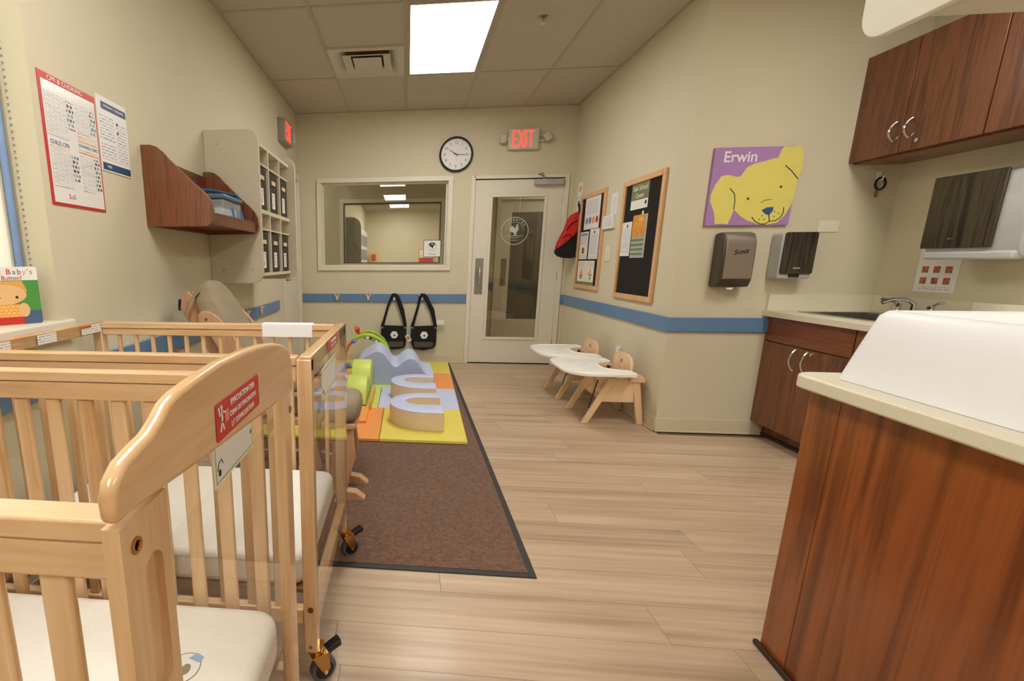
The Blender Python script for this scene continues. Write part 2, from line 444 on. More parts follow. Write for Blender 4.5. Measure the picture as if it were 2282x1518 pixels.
# cove base
def cove(name, pts_boxes):
    bb = B()
    for q in pts_boxes: bb.box(*q)
    return struct(name, bb, COVE, bevel=.003)
cove('baseboard_far', [(XL, .665, YF-.008, YF-.0005, 0, .1), (XL, .665, YF-.014, YF-.0005, 0, .012), (1.69, XR, YF-.008, YF-.0005, 0, .1)])
cove('baseboard_right', [(XR-.008, XR, YD-.008, YF, 0, .1), (XR-.014, XR, YD-.014, YF, 0, .012)])
cove('baseboard_nook', [(XR, 2.41, YD-.008, YD, 0, .1), (XR-.014, 2.41, YD-.014, YD, 0, .012)])
cove('baseboard_left', [(XL, XL+.008, YB, 4.78, 0, .1), (XL, XL+.014, YB, 4.78, 0, .012)])

# blue rails (with coat hooks)
def hook(x, y, z, n, parent):
    """double timber coat hook: plate plus two splayed pegs"""
    n = Vector(n); s = n.cross(Vector((0, 0, 1)))
    bb = B(); O = Vector((x, y, z))
    bb.prism([(-.013, -.028), (.013, -.028), (.016, .0), (.03, .034), (.016, .036), (0, .012), (-.016, .036), (-.03, .034), (-.016, .0)], O, s, (0, 0, 1), n, 0, .016)
    bb.tube([O+s*.02+Vector((0, 0, .026)), O+s*.024+Vector((0, 0, .03))+n*.03], .006, 8).tube([O-s*.02+Vector((0, 0, .026)), O-s*.024+Vector((0, 0, .03))+n*.03], .006, 8)
    return finish('coat_hook', bb, BIRCH, parent, .002)
RT_ = .018
rf = struct('trim_1', B().box(XL+.001, .668, YF-RT_, YF, .702, .797), BLUE, bevel=.003)
for x in (-.809, -.447, -.146, .167): hook(x, YF-RT_, .757, (0, -1, 0), rf)
struct('trim_2', B().box(1.692, XR-.002, YF-RT_, YF, .702, .797).box(XR-RT_, XR, YD, YF, .702, .797), BLUE, bevel=.003)
struct('trim_3', B().box(XR-RT_, 2.335, YD-RT_, YD, .702, .797), BLUE, bevel=.003)
rl = struct('trim_4', B().box(XL, XL+RT_, YB, 4.65, .702, .797), BLUE, bevel=.003)
for y in (3.3, 3.65, 4.0, .9): hook(XL+RT_, y, .757, (1, 0, 0), rl)

# ---- far interior window
def frame_rect(x0, x1, z0, z1, w, y0, y1, bb=None):
    bb = bb or B()
    bb.box(x0, x1, y0, y1, z1-w, z1).box(x0, x1, y0, y1, z0, z0+w).box(x0, x0+w, y0, y1, z0+w, z1-w).box(x1-w, x1, y0, y1, z0+w, z1-w)
    return bb
w1 = struct('window_1', frame_rect(-1.03, .476, 1.062, 2.068, .05, YF-.022, YF-.001), TRIM, bevel=.003)
bb = frame_rect(-.995, .44, 1.09, 2.035, .02, YF, YF+.12)
finish('frame', bb, TRIM, w1, .002)
finish('stop', frame_rect(-.975, .42, 1.11, 2.015, .016, YF+.04, YF+.055), TRIM, w1, .002)
boxp('pane', -.975, .42, YF+.056, YF+.061, 1.11, 2.015, GLASSW, w1)

# ---- door in the far wall
dr = struct('door_1', B().box(.70, 1.655, YF-.016, YF+.12, 2.03, 2.066).box(.668, .712, YF-.016, YF+.12, 0, 2.066).box(1.645, 1.69, YF-.016, YF+.12, 0, 2.066), TRIM, bevel=.003)
DX0, DX1 = .715, 1.642
db = B()
GX0, GX1, GZ0, GZ1 = .895, 1.462, .30, 1.855
db.box(DX0, GX0, YF+.01, YF+.055, .012, 2.022).box(GX1, DX1, YF+.01, YF+.055, .012, 2.022).box(GX0, GX1, YF+.01, YF+.055, .012, GZ0).box(GX0, GX1, YF+.01, YF+.055, GZ1, 2.022)
finish('door_leaf', db, DOORP, dr)
finish('glazing_bead', frame_rect(GX0-.022, GX1+.022, GZ0-.022, GZ1+.022, .034, YF+.002, YF+.0105), DOORP, dr, .004)
gp = boxp('door_pane', GX0, GX1, YF+.03, YF+.036, GZ0, GZ1, GLASSD, dr)
PP = Plane((0, YF+.0095, 0), (1, 0, 0))
PP.rect('push_plate', .752, .842, .795, 1.195, 0, STEEL, dr, .002)
finish('pull_handle', B().tube([(.797, YF+.008, 1.08), (.797, YF-.04, 1.08), (.797, YF-.045, 1.06), (.797, YF-.045, .93), (.797, YF-.04, .91), (.797, YF+.008, .91)], .009), CHROME, dr, smooth=True)
cl = finish('door_closer', B().box(1.33, 1.628, YF-.05, YF+.009, 1.955, 2.015), mat('closer_grey', (176, 174, 170), .35, .3), dr, .004)
finish('closer_arm', B().tube([(1.42, YF-.03, 2.015), (1.42, YF-.03, 2.045), (1.34, YF-.12, 2.05), (1.41, YF-.02, 2.075)], .008, 6), STEEL, cl)
boxp('kick_gap', DX0, DX1, YF+.02, YF+.05, .0, .011, DARK, dr)
for z in (.25, 1.0, 1.8): finish('hinge', B().cyl((1.644, YF+.003, z-.045), (1.644, YF+.003, z+.045), .006, seg=8), STEEL, dr)
# etched emblem on the door glass: double ring, cockerel, letters seen from behind
FROST = mat('frosted_etch', (214, 214, 208), .8, alpha=.75)
EP = Plane((1.162, YF+.0285, 1.487), (1, 0, 0))
def ring(pl, name, u, v, r, w, off, m, parent, n=40, a0=0, a1=2*PI):
    pts = [(u+r*math.cos(a0+(a1-a0)*i/n), v+r*math.sin(a0+(a1-a0)*i/n)) for i in range(n+1)]
    return pl.line(name, pts, w, off, m, parent, .0005)
ring(EP, 'etched_ring', 0, 0, .145, .008, 0, FROST, gp)
ring(EP, 'etched_ring', 0, 0, .095, .003, 0, FROST, gp, 30, .1, PI-.1)
ROOST = [(-.055, .02), (-.05, .045), (-.03, .055), (-.012, .046), (-.006, .03), (.004, .026), (.012, .045), (.018, .066), (.028, .072), (.036, .062), (.034, .048), (.04, .036), (.042, .02), (.034, .0), (.022, -.014), (.022, -.04), (.026, -.048), (.012, -.048), (.013, -.03), (.004, -.03), (.002, -.048), (-.01, -.048), (-.004, -.03), (-.012, -.014), (-.032, -.012), (-.05, -.004)]
EP.poly('etched_cockerel', ROOST, 0, FROST, gp)
EP.line('etched_bar', [(-.1, -.052), (.1, -.052)], .004, 0, FROST, gp)
EP.line('etched_bar', [(-.05, -.066), (0, -.074), (.05, -.066)], .004, 0, FROST, gp)
word = 'PRIMROSE'
for i, ch in enumerate(word):
    a = math.radians(90-56+112*i/7)      # mirrored: first letter at the right
    EP.text('etched_letter', ch, .117*math.cos(a), .117*math.sin(a), .036, 0, FROST, gp, mirror=True, rot=a-PI/2)
EP.text('etched_letter', 'SCHOOL', 0, -.1, .016, 0, FROST, gp, mirror=True)

# ---- side door in the left wall (exit sign above it)
d2 = struct('door_2', B().box(XL-.02, XL+.03, 4.80, 4.875, 0, 2.1).box(XL-.02, XL+.03, 5.595, 5.645, 0, 2.1).box(XL-.02, XL+.03, 4.875, 5.595, 2.04, 2.1), TRIM, bevel=.003)
boxp('door_leaf', XL-.06, XL-.02, 4.877, 5.593, .01, 2.04, DOORP, d2)
finish('lever', B().cyl((XL-.02, 4.94, .98), (XL+.045, 4.94, .98), .009, seg=10).cyl((XL+.04, 4.94, .98), (XL+.04, 5.05, .98), .008, seg=8), STEEL, d2)

# ---- outside window on the left
w2 = struct('window_2', B().box(XL-.126, XL-.108, 1.612, 1.6365, .955, 2.345).box(XL-.126, XL-.108, -.349, -.325, .955, 2.345).box(XL-.126, XL-.108, -.325, 1.612, 2.325, 2.349).box(XL-.126, XL-.108, -.325, 1.612, .955, .972),
            mat('blue_vinyl_frame', (132, 160, 204), .4), bevel=.003)
boxp('pane', XL-.16, XL-.155, -.325, 1.612, .972, 2.325, ACRY, w2)
def blind_mat():
    m = bpy.data.materials.new('blind_fabric'); m.use_nodes = True; nt = m.node_tree; L = nt.links; nt.nodes.clear()
    out = N(nt, 'ShaderNodeOutputMaterial'); mx = N(nt, 'ShaderNodeMixShader'); mx.inputs[0].default_value = .55
    df = N(nt, 'ShaderNodeBsdfDiffuse'); df.inputs[0].default_value = (.85, .83, .76, 1); tl = N(nt, 'ShaderNodeBsdfTranslucent'); tl.inputs[0].default_value = (.9, .87, .78, 1)
    L.new(df.outputs[0], mx.inputs[1]); L.new(tl.outputs[0], mx.inputs[2]); L.new(mx.outputs[0], out.inputs[0]); return m
finish('outer_frame', B().box(XL-.19, XL-.132, 1.60, 1.6365, .955, 2.345).box(XL-.19, XL-.132, -.349, -.31, .955, 2.345).box(XL-.19, XL-.132, -.31, 1.60, 2.31, 2.349).box(XL-.19, XL-.132, -.31, 1.60, .955, .985), TRIM, w2)
boxp('roller_blind', XL-.130, XL-.1285, -.348, 1.636, .956, 2.345, blind_mat(), w2)
finish('sill', B().box(XL-.2, XL+.016, -.40, 1.70, .926, .955), TRIM, w2, .006)
finish('apron', B().box(XL-.001, XL+.012, -.40, 1.68, .885, .926), TRIM, w2, .004)
strip = B().box(XL-.107, XL-.104, 1.628, 1.636, .955, 2.345)
for k in range(66): strip.cyl((XL-.085, 1.6362, .965+k*.021), (XL-.085, 1.633, .965+k*.021), .0035, seg=6)
finish('bead_chain', strip, mat('chain_beads', (150, 144, 128), .6), w2)

# ------------------------------------------------------------------ hall and far room seen through the glass
h1 = B(); HY = 7.55
h1.box(-3.4, -.99, HY, HY+.12, 0, H).box(-.99, .49, HY, HY+.12, 2.03, H).box(-.99, .49, HY, HY+.12, 0, 1.12).box(.49, 1.33, HY, HY+.12, 0, H).box(1.33, 2.3, HY, HY+.12, 2.03, H).box(2.3, 4.2, HY, HY+.12, 0, H)
h1.box(-3.5, -3.4, YF+.12, HY, 0, H).box(4.2, 4.3, YF+.12, HY, 0, H)
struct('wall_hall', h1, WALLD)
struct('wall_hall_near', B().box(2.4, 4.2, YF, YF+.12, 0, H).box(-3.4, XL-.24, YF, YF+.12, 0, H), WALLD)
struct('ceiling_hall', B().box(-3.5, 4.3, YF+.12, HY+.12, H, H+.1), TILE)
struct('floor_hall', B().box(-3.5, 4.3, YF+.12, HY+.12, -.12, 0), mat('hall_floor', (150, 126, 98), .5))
struct('trim_hall', B().box(.9, 1.28, HY-.018, HY, .75, .85).box(2.36, 4.2, HY-.018, HY, .75, .85).box(-3.4, -.2, HY-.018, HY, .75, .85), BLUE)
w3 = struct('window_3', frame_rect(-1.03, .53, 1.08, 2.07, .055, HY-.022, HY-.001), TRIM, bevel=.003)
finish('frame', frame_rect(-.99, .49, 1.12, 2.03, .03, HY, HY+.12), mat('dark_trim', (96, 90, 76), .5), w3)
boxp('pane', -.96, .46, HY+.05, HY+.055, 1.15, 2.0, ACRY, w3)
d3 = struct('door_3', B().box(1.28, 1.335, HY-.016, HY+.12, 0, 2.08).box(2.295, 2.35, HY-.016, HY+.12, 0, 2.08).box(1.335, 2.295, HY-.016, HY+.12, 2.03, 2.08), TRIM, bevel=.003)
finish('door_leaf', B().box(1.337, 1.50, HY+.02, HY+.06, .01, 2.03).box(2.13, 2.293, HY+.02, HY+.06, .01, 2.03).box(1.50, 2.13, HY+.02, HY+.06, .01, .3).box(1.50, 2.13, HY+.02, HY+.06, 1.86, 2.03), DOORP, d3)
boxp('door_pane', 1.5, 2.13, HY+.035, HY+.04, .3, 1.86, GLASSD, d3)
boxp('push_plate', 1.38, 1.46, HY+.017, HY+.0195, .8, 1.2, STEEL, d3)
fr = B(); FY = 16.0
fr.box(-1.35, 1.1, FY, FY+.1, 0, H).box(1.1, 1.2, HY+.12, FY+.1, 0, H).box(1.2, 4.2, 9.4, 9.5, 0, H).box(-1.45, -1.35, HY+.12, FY+.1, 0, H).box(4.2, 4.3, HY+.12, FY+.1, 0, H)
struct('wall_far_room', fr, WALL)
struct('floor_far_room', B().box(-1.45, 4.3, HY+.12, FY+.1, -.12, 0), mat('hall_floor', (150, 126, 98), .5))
struct('trim_side_room', B().box(1.2, 4.2, 9.38, 9.4, .66, .77), BLUE)
cfr = struct('ceiling_far_room', B().box(-1.45, 4.3, HY+.12, FY+.1, H+.01, H+.1), TILE)
for x in (-.75, -.14, .47, 1.08, 1.69): finish('ceiling_bar', B().box(x-.012, x+.012, HY+.12, FY, H, H+.012), TBAR, cfr)
for y in (8.6, 9.8, 11.0, 12.3, 13.5, 14.7): finish('ceiling_bar', B().box(-1.35, 4.2, y-.012, y+.012, H-.001, H+.011), TBAR, cfr)
# things in the far room
o = finish('divider_panel', B().prism(rrect(-1.34, -.80, .2, 1.9, .16, 'a'), (0, 8.5, 0), (1, 0, 0), (0, 0, 1), (0, 1, 0), 0, .04), mat('grey_laminate', (140, 136, 124), .6), smooth=True)
tag(o, 'grey rounded divider panel standing in the room beyond the window', 'divider')
boxp('foot', -1.3, -.84, 8.4, 8.64, 0, .2, mat('grey_laminate', (140, 136, 124), .6), o)
o = thing('locker_column', 'white open locker unit behind the grey divider beyond the window', 'locker', (-.99, 9.9, 0))
boxp('body', -1.34, -.85, 8.9, 10.4, 0, 1.75, WHITE, o, .01)
for k in range(6): boxp('cubby_opening', -.85, -.848, 8.95, 10.35, .15+.26*k, .35+.26*k, GREY, o)
o = thing('framed_notice', 'red and orange framed notice on the wall beyond the window', 'notice', (.60, 15.98, 1.2))
Pn = Plane((.60, 15.99, 1.2), (1, 0, 0))
Pn.rect('frame', -.27, .22, -.12, .35, 0, ORA, o, .008); Pn.rect('sheet', -.24, .19, -.09, .32, .009, PAPER, o, .001); Pn.rect('red_band', -.24, .19, -.09, .08, .011, RED, o)
o = thing('picture_block', 'orange picture block standing on a ledge beyond the window', 'picture', (-1.1, 15.8, 1.1))
boxp('block', -1.2, -.98, 15.78, 15.84, 1.13, 1.43, ORA, o, .005); boxp('drawing', -1.16, -1.02, 15.777, 15.779, 1.18, 1.38, mat('brown_print', (150, 90, 50), .5), o)
boxp('ledge', -1.34, -.5, 15.7, 15.999, 1.09, 1.12, TRIM, o)
o = thing('blue_poster', 'small white and blue poster on the left wall beyond the window', 'poster', (-1.34, 14.2, 1.3))
boxp('sheet', -1.35, -1.345, 13.9, 14.6, 1.2, 1.8, PAPER, o); boxp('blue_corner', -1.345, -1.343, 13.9, 14.2, 1.2, 1.4, BLUE, o)

# ------------------------------------------------------------------ ceiling lamps, vent, sprinkler
DIFF = mat('troffer_diffuser', (255, 252, 246), .5, var=0, emit=LAMP)
DIFF2 = mat('dim_diffuser', (255, 250, 240), .5, var=0, emit=LAMP*.8)
def troffer(x0, y0, label, z=H, m=DIFF, w=T, l=1.2192):
    t = thing('ceiling_light', label, 'ceiling light', (x0+w/2, y0+l/2, z), 'ceiling troffers')
    finish('frame', B().box(x0+.012, x0+.035, y0+.012, y0+l-.012, z-.004, z+.04).box(x0+w-.035, x0+w-.012, y0+.012, y0+l-.012, z-.004, z+.04).box(x0+.035, x0+w-.035, y0+.012, y0+.035, z-.004, z+.04).box(x0+.035, x0+w-.035, y0+l-.035, y0+l-.012, z-.004, z+.04), TBAR, t)
    boxp('diffuser', x0+.035, x0+w-.035, y0+.035, y0+l-.035, z+.004, z+.012, m, t)
    return t
troffer(*TROF[0], 'bright rectangular ceiling light near the far wall')
troffer(*TROF[1], 'rectangular ceiling light above the camera')
troffer(*TROF[2], 'rectangular ceiling light near the back wall')
troffer(*TROF[3], 'added unseen ceiling light above the changing counter')  # this and the next: extra unseen lamps added for the right side
troffer(*TROF[4], 'added unseen ceiling light behind the changing counter')
troffer(-.58, 14.0, 'visible bright ceiling light deep in the room beyond the window', H)
troffer(.2, 10.6, 'added unseen ceiling light midway in the room beyond the window', H)  # this and the next two: hidden lamps added to brighten the far room
troffer(-.4, 8.2, 'added unseen ceiling light just inside the room beyond the window', H)
troffer(-.1, 12.3, 'added unseen ceiling light two rows back in the room beyond the window', H)
troffer(-2.6, 6.0, 'added dim ceiling light, unseen, at the left end of the hall', H-.01, DIFF2)  # this and the next: unseen panels put in to light the hall
troffer(2.6, 6.0, 'added dim ceiling light, unseen, at the right end of the hall', H-.01, DIFF2)
troffer(2.4, 7.9, 'added dim ceiling light, unseen, in the side room beyond the hall door', H-.012, mat('faint_diffuser', (255, 250, 240), .5, var=0, emit=LAMP*.12))  # unseen lamp added to lift the dark side room
v = thing('air_vent', 'square stepped white air diffuser in the ceiling beside the light', 'air vent', (-.35, 4.34, H))
VM = mat('vent_white', (204, 200, 186), .5)
x0, x1, y0, y1 = -.644, -.059, 4.05, 4.635
boxp('duct', x0+.10, x1-.10, y0+.10, y1-.10, H+.04, H+.06, mat('duct_grey', (96, 88, 74), .8), v)
bb = B()
def slope_frame(bb, x0, x1, y0, y1, w, za, zb):
    o_ = [(x0, y0), (x1, y0), (x1, y1), (x0, y1)]; i_ = [(x0+w, y0+w), (x1-w, y0+w), (x1-w, y1-w), (x0+w, y1-w)]
    for k in range(4):
        a, c, d, e = o_[k], o_[(k+1) % 4], i_[(k+1) % 4], i_[k]
        vs = [bb.bm.verts.new((p[0], p[1], z)) for p, z in ((a, za), (c, za), (d, zb), (e, zb))]
        vt = [bb.bm.verts.new((p[0], p[1], z+.004)) for p, z in ((a, za), (c, za), (d, zb), (e, zb))]
        bb.bm.faces.new(vs); bb.bm.faces.new(list(reversed(vt)))
        for q in range(4): bb.bm.faces.new([vs[q], vt[q], vt[(q+1) % 4], vs[(q+1) % 4]])
    return bb
finish('outer_frame', slope_frame(slope_frame(B(), x0, x1, y0, y1, .05, H-.004, H-.004), x0+.05, x1-.05, y0+.05, y1-.05, .07, H-.004, H+.04), VM, v)
finish('inner_cone', slope_frame(B(), x0+.105, x1-.105, y0+.105, y1-.105, .06, H-.012, H+.006), VM, v)
boxp('centre_plate', x0+.18, x1-.18, y0+.18, y1-.18, H-.006, H, VM, v, .002)
sp = thing('sprinkler_head', 'small metal fire sprinkler in the ceiling tile right of the light', 'sprinkler', (.858, 3.715, H))
finish('escutcheon', B().lathe([(.03, 0.003), (.03, -.004), (.012, -.01)], (.858, 3.715, H), seg=16), STEEL, sp)
finish('deflector', B().cyl((.858, 3.715, H-.008), (.858, 3.715, H-.035), .006, seg=8).cyl((.858, 3.715, H-.035), (.858, 3.715, H-.038), .018, seg=12), CHROME, sp)

# ------------------------------------------------------------------ exit signs and clock
EMR = mat('exit_red', (255, 60, 50), .5, var=0, emit=1.25)
SIGN = mat('sign_housing', (206, 200, 182), .5)
e = thing('exit_sign', 'lit red EXIT sign with twin lamps above the glass door', 'exit sign', (1.18, YF, 2.41))
boxp('housing', 1.022, 1.335, YF-.06, YF, 2.31, 2.515, SIGN, e, .008)
Pe = Plane((1.178, YF-.0605, 2.412), (1, 0, 0))
def exit_letters(P, parent, s=1, wid=1):
    k = lambda pts: [(x*wid, y*s) for x, y in pts]
    H2 = .08
    for name, polys, ox in (('letter_e', [[(-.0, -H2), (.014, -H2), (.014, H2), (0, H2)], [(.014, H2-.014), (.052, H2-.014), (.052, H2), (.014, H2)], [(.014, -.007), (.044, -.007), (.044, .007), (.014, .007)], [(.014, -H2), (.052, -H2), (.052, -H2+.014), (.014, -H2+.014)]], -.115),
                            ('letter_x', [[(0, -H2), (.014, -H2), (.062, H2), (.048, H2)], [(.048, -H2), (.062, -H2), (.014, H2), (0, H2)]], -.056),
                            ('letter_i', [[(0, -H2), (.015, -H2), (.015, H2), (0, H2)]], .016),
                            ('letter_t', [[(.018, -H2), (.032, -H2), (.032, H2-.014), (.018, H2-.014)], [(-.005, H2-.014), (.055, H2-.014), (.055, H2), (-.005, H2)]], .048)):
        bb = B()
        for q in polys: bb.prism([((x+ox)*wid, y*s) for x, y in q], P.O, P.u, P.v, P.n, 0, .002+.0006*polys.index(q))
        finish(name, bb, EMR, parent)
exit_letters(Pe, e)
for s, x in ((-1, .975), (1, 1.425)):
    if s < 0: finish('lamp_head', B().box(.94, 1.0, YF-.075, YF-.02, 2.375, 2.455).box(1.0, 1.025, YF-.05, YF-.03, 2.4, 2.43), SIGN, e, .006)
    else:
        M = Matrix.Translation((1.42, YF-.05, 2.425)) @ Matrix.Rotation(-.5, 4, 'Y')
        finish('lamp_head', B().box(-.035, .035, -.03, .03, -.04, .04, M).box(1.335, 1.39, YF-.05, YF-.035, 2.435, 2.447).box(1.335, 1.39, YF-.05, YF-.035, 2.385, 2.397), SIGN, e, .006)
e2 = thing('exit_sign', 'lit EXIT sign seen from the side on the left wall above the side door', 'exit sign', (XL, 5.05, 2.4))
boxp('housing', XL, XL+.065, 4.86, 5.19, 2.29, 2.50, mat('sign_grey', (150, 146, 134), .55), e2, .008)
Pe2 = Plane((XL+.0655, 5.025, 2.395), (0, 1, 0)); exit_letters(Pe2, e2)
finish('lamp_head', B().box(XL+.01, XL+.07, 5.25, 5.31, 2.36, 2.44).box(XL+.03, XL+.045, 5.19, 5.25, 2.39, 2.41), mat('lamp_face', (214, 210, 196), .4), e2, .006)

ck = thing('clock', 'round wall clock with black rim and white face above the interior window', 'clock', (.495, YF, 2.285))
CX, CZ, CR = .493, 2.283, .178
finish('rim', B().lathe([(CR-.02, -.004), (CR-.018, -.03), (CR-.006, -.036), (CR, -.028), (CR, 0), (CR-.03, 0)], (CX, YF, CZ), 'y', 48), mat('clock_rim', (24, 20, 20), .3), ck, smooth=True)
finish('face', B().lathe([(CR-.015, -.001), (CR-.015, -.012)], (CX, YF, CZ), 'y', 48), PAPER, ck)
Pc = Plane((CX, YF-.0122, CZ), (1, 0, 0)); INK = mat('black_ink', (26, 26, 28), .5)
for k in range(12):
    a = PI/2-2*PI*(k+1)/12
    Pc.text('numeral', str(k+1), .118*math.cos(a), .118*math.sin(a), .036, 0, INK, ck)
tk = B()
for k in range(60):
    a = 2*PI*k/60; r0_, r1_ = (.142, .15) if k % 5 == 0 else (.146, .15); w = .0022 if k % 5 == 0 else .001
    d = Vector((math.cos(a), math.sin(a))); n_ = Vector((-d.y, d.x))*w
    tk.prism([d*r0_-n_, d*r1_-n_, d*r1_+n_, d*r0_+n_], Pc.O, Pc.u, Pc.v, Pc.n, 0, .0006)
o = finish('minute_marks', tk, INK, ck); o['kind'] = 'stuff'
def hand(name, ang, l, w, off):
    d = Vector((math.cos(ang), math.sin(ang))); n_ = Vector((-d.y, d.x))*w
    Pc.poly(name, [-d*.02-n_, d*l-n_*.5, d*l+n_*.5, -d*.02+n_], off, INK, ck, .001)
hand('hour_hand', math.radians(146), .085, .0045, .002); hand('minute_hand', math.radians(-3), .112, .0035, .004); hand('second_hand', math.radians(-86), .07, .0008, .006)

# ------------------------------------------------------------------ prints on the left wall
PLW = Plane((XL, 0, 0), (0, 1, 0))
p = thing('cpr_poster', 'large red-bordered laminated CPR poster on the left wall', 'poster', (XL, 1.826, 1.37))
PLW.rect('red_sheet', 1.672, 1.981, 1.364, 1.80, .001, RED, p, .002)
LAMP_ = mat('laminated_paper', (236, 234, 230), .18, var=.01, coat=.6)
PLW.rect('white_field', 1.684, 1.973, 1.374, 1.775, .0035, LAMP_, p)
PLW.text('heading', 'CPR & CHOKING', 1.81, 1.787, .022, .0035, PAPER, p, wide=1.1)
PLW.rect('text_column', 1.692, 1.795, 1.60, 1.745, .0045, TEXTG, p); PLW.rect('text_column', 1.692, 1.795, 1.43, 1.555, .0045, TEXTG, p)
PLW.rect('text_column', 1.85, 1.925, 1.64, 1.745, .0045, TEXTG, p); PLW.rect('text_column', 1.85, 1.925, 1.43, 1.56, .0045, TEXTG, p)
PLW.rect('photo_strip', 1.80, 1.838, 1.64, 1.735, .0045, PHOTO, p); PLW.rect('photo_strip', 1.80, 1.838, 1.46, 1.555, .0045, PHOTO, p)
PLW.rect('photo_strip', 1.932, 1.966, 1.65, 1.735, .0045, PHOTO, p); PLW.rect('photo_strip', 1.932, 1.966, 1.44, 1.56, .0045, PHOTO, p)
PLW.rect('orange_text', 1.85, 1.965, 1.61, 1.635, .0045, TEXTO, p); PLW.rect('orange_text', 1.85, 1.965, 1.57, 1.583, .0045, TEXTO, p); PLW.rect('orange_text', 1.692, 1.795, 1.558, 1.566, .0045, TEXTO, p)
PLW.text('subheading', 'CHILD CPR', 1.745, 1.578, .02, .0045, BLUE, p); PLW.text('subheading', 'CHOKING CHILD', 1.908, 1.596, .015, .0045, BLUE, p)
PLW.text('logo_letter', '2', 1.765, 1.40, .022, .0045, RED, p); PLW.text('logo_letter', 'o', 1.777, 1.40, .022, .0045, ORA, p); PLW.text('logo_letter', 'G', 1.790, 1.40, .022, .0045, BLUE, p)
# lamination over the poster
p2 = thing('safety_notice', 'smaller white notice with navy bands right of the red-bordered poster', 'poster', (XL, 2.095, 1.54))
PLW.rect('sheet', 1.990, 2.200, 1.532, 1.822, .001, PAPER, p2, .002)
PLW.rect('navy_band', 2.02, 2.195, 1.775, 1.802, .0035, NAVY, p2); PLW.rect('navy_band', 1.996, 2.196, 1.538, 1.566, .0035, NAVY, p2)
PLW.text('heading', 'EMERGENCY GUIDELINES', 2.107, 1.788, .0125, .0042, PAPER, p2); PLW.text('footer', 'PASS', 2.04, 1.552, .014, .0042, PAPER, p2)
PLW.rect('text_column', 2.0, 2.1, 1.66, 1.755, .0035, TEXTL, p2); PLW.rect('text_column', 2.0, 2.1, 1.58, 1.645, .0035, TEXTL, p2); PLW.rect('text_column', 2.115, 2.19, 1.58, 1.74, .0035, TEXTL, p2)
PLW.disc('bullet', 2.122, 1.735, .006, .0045, INK, p2, n=10); PLW.disc('bullet', 2.122, 1.70, .006, .0045, INK, p2, n=10)

# ------------------------------------------------------------------ walnut wall shelf with a clear box on it
sh = thing('display_shelf', 'dark walnut wall shelf with curved side panels on the left wall', 'shelf', (XL, 2.67, 1.33))
prof = [(0, 1.328), (.0, 1.697), (.045, 1.697), (.075, 1.688), (.105, 1.664), (.135, 1.63), (.175, 1.592), (.24, 1.53), (.29, 1.487), (.318, 1.455), (.331, 1.42), (.335, 1.375), (.325, 1.345), (.30, 1.329)]
for y in (2.305, 3.012):
    finish('side_panel', B().prism(prof, (XL+.001, y, 0), (1, 0, 0), (0, 0, 1), (0, 1, 0), 0, .02), CAB, sh, .002)
boxp('back_panel', XL+.001, XL+.018, 2.325, 3.012, 1.33, 1.665, CABX, sh, .002)
boxp('shelf_board', XL+.018, -.95, 2.325, 3.012, 1.352, 1.372, CABX, sh, .002)
boxp('front_lip', -.95, -.93, 2.325, 3.012, 1.338, 1.398, CABX, sh, .003)
for y in (2.5, 2.85): finish('screw_cap', B().cyl((XL+.018, y, 1.62), (XL+.022, y, 1.62), .006, seg=10), CHROME, sh)
bx = thing('storage_box', 'clear plastic box with blue latches on the walnut wall shelf', 'storage box', (-1.09, 2.74, 1.372))
CLP = mat('clear_plastic', (196, 208, 214), .25, alpha=.45); SKY = mat('blue_plastic', (52, 110, 170), .4)
boxp('tub', -1.22, -.975, 2.60, 2.88, 1.3725, 1.49, CLP, bx, .01)
boxp('lid', -1.228, -.967, 2.592, 2.888, 1.49, 1.515, mat('smoky_lid', (96, 112, 128), .3), bx, .008)
boxp('contents', -1.2, -.995, 2.62, 2.86, 1.376, 1.45, mat('white_wipes', (220, 222, 218), .8), bx, .01)
finish('latch', B().tube([(-.965, 2.70, 1.45), (-.955, 2.70, 1.40), (-.95, 2.78, 1.395), (-.955, 2.84, 1.40), (-.965, 2.84, 1.45)], .006, 8), SKY, bx, smooth=True)
finish('carry_handle', B().tube([(-1.15, 2.62, 1.515), (-1.13, 2.64, 1.54), (-1.09, 2.74, 1.548), (-1.0, 2.86, 1.535), (-.98, 2.87, 1.515)], .012, 8, (.6, 1.4)), SKY, bx, smooth=True)

# ------------------------------------------------------------------ cubby unit with bins
cu_ = thing('cubby_unit', 'pale wall-hung cubby unit with rounded side panels and six bin openings', 'cubby', (XL, 3.48, 1.03))
for y, x1 in ((3.05, .343), (3.895, .37)):
    finish('side_panel', B().prism(rrect(0, x1, 1.028, 1.942, .075, 'ad'), (XL+.001, y, 0), (1, 0, 0), (0, 0, 1), (0, 1, 0), 0, .02), CUBBY, cu_, .003)
boxp('top_panel', XL+.001, -.932, 3.07, 3.895, 1.87, 1.888, CUBBY, cu_); boxp('bottom_panel', XL+.001, -.932, 3.07, 3.895, 1.072, 1.092, CUBBY, cu_)
boxp('back_panel', XL+.001, XL+.012, 3.07, 3.895, 1.092, 1.87, CUBBY, cu_)
boxp('middle_shelf', XL+.012, -.932, 3.07, 3.895, 1.468, 1.492, CUBBY, cu_)
ys = [3.07, 3.3417, 3.6233, 3.895]
for y in ys[1:3]:
    for z0, z1 in ((1.092, 1.468), (1.492, 1.87)): boxp('divider', XL+.012, -.932, y-.008, y+.008, z0, z1, CUBBY, cu_)
for z in (1.365, 1.762):
    for a, c in zip(ys, ys[1:]): boxp('thin_shelf', XL+.012, -.935, a+.009, c-.009, z, z+.009, CUBBY, cu_)
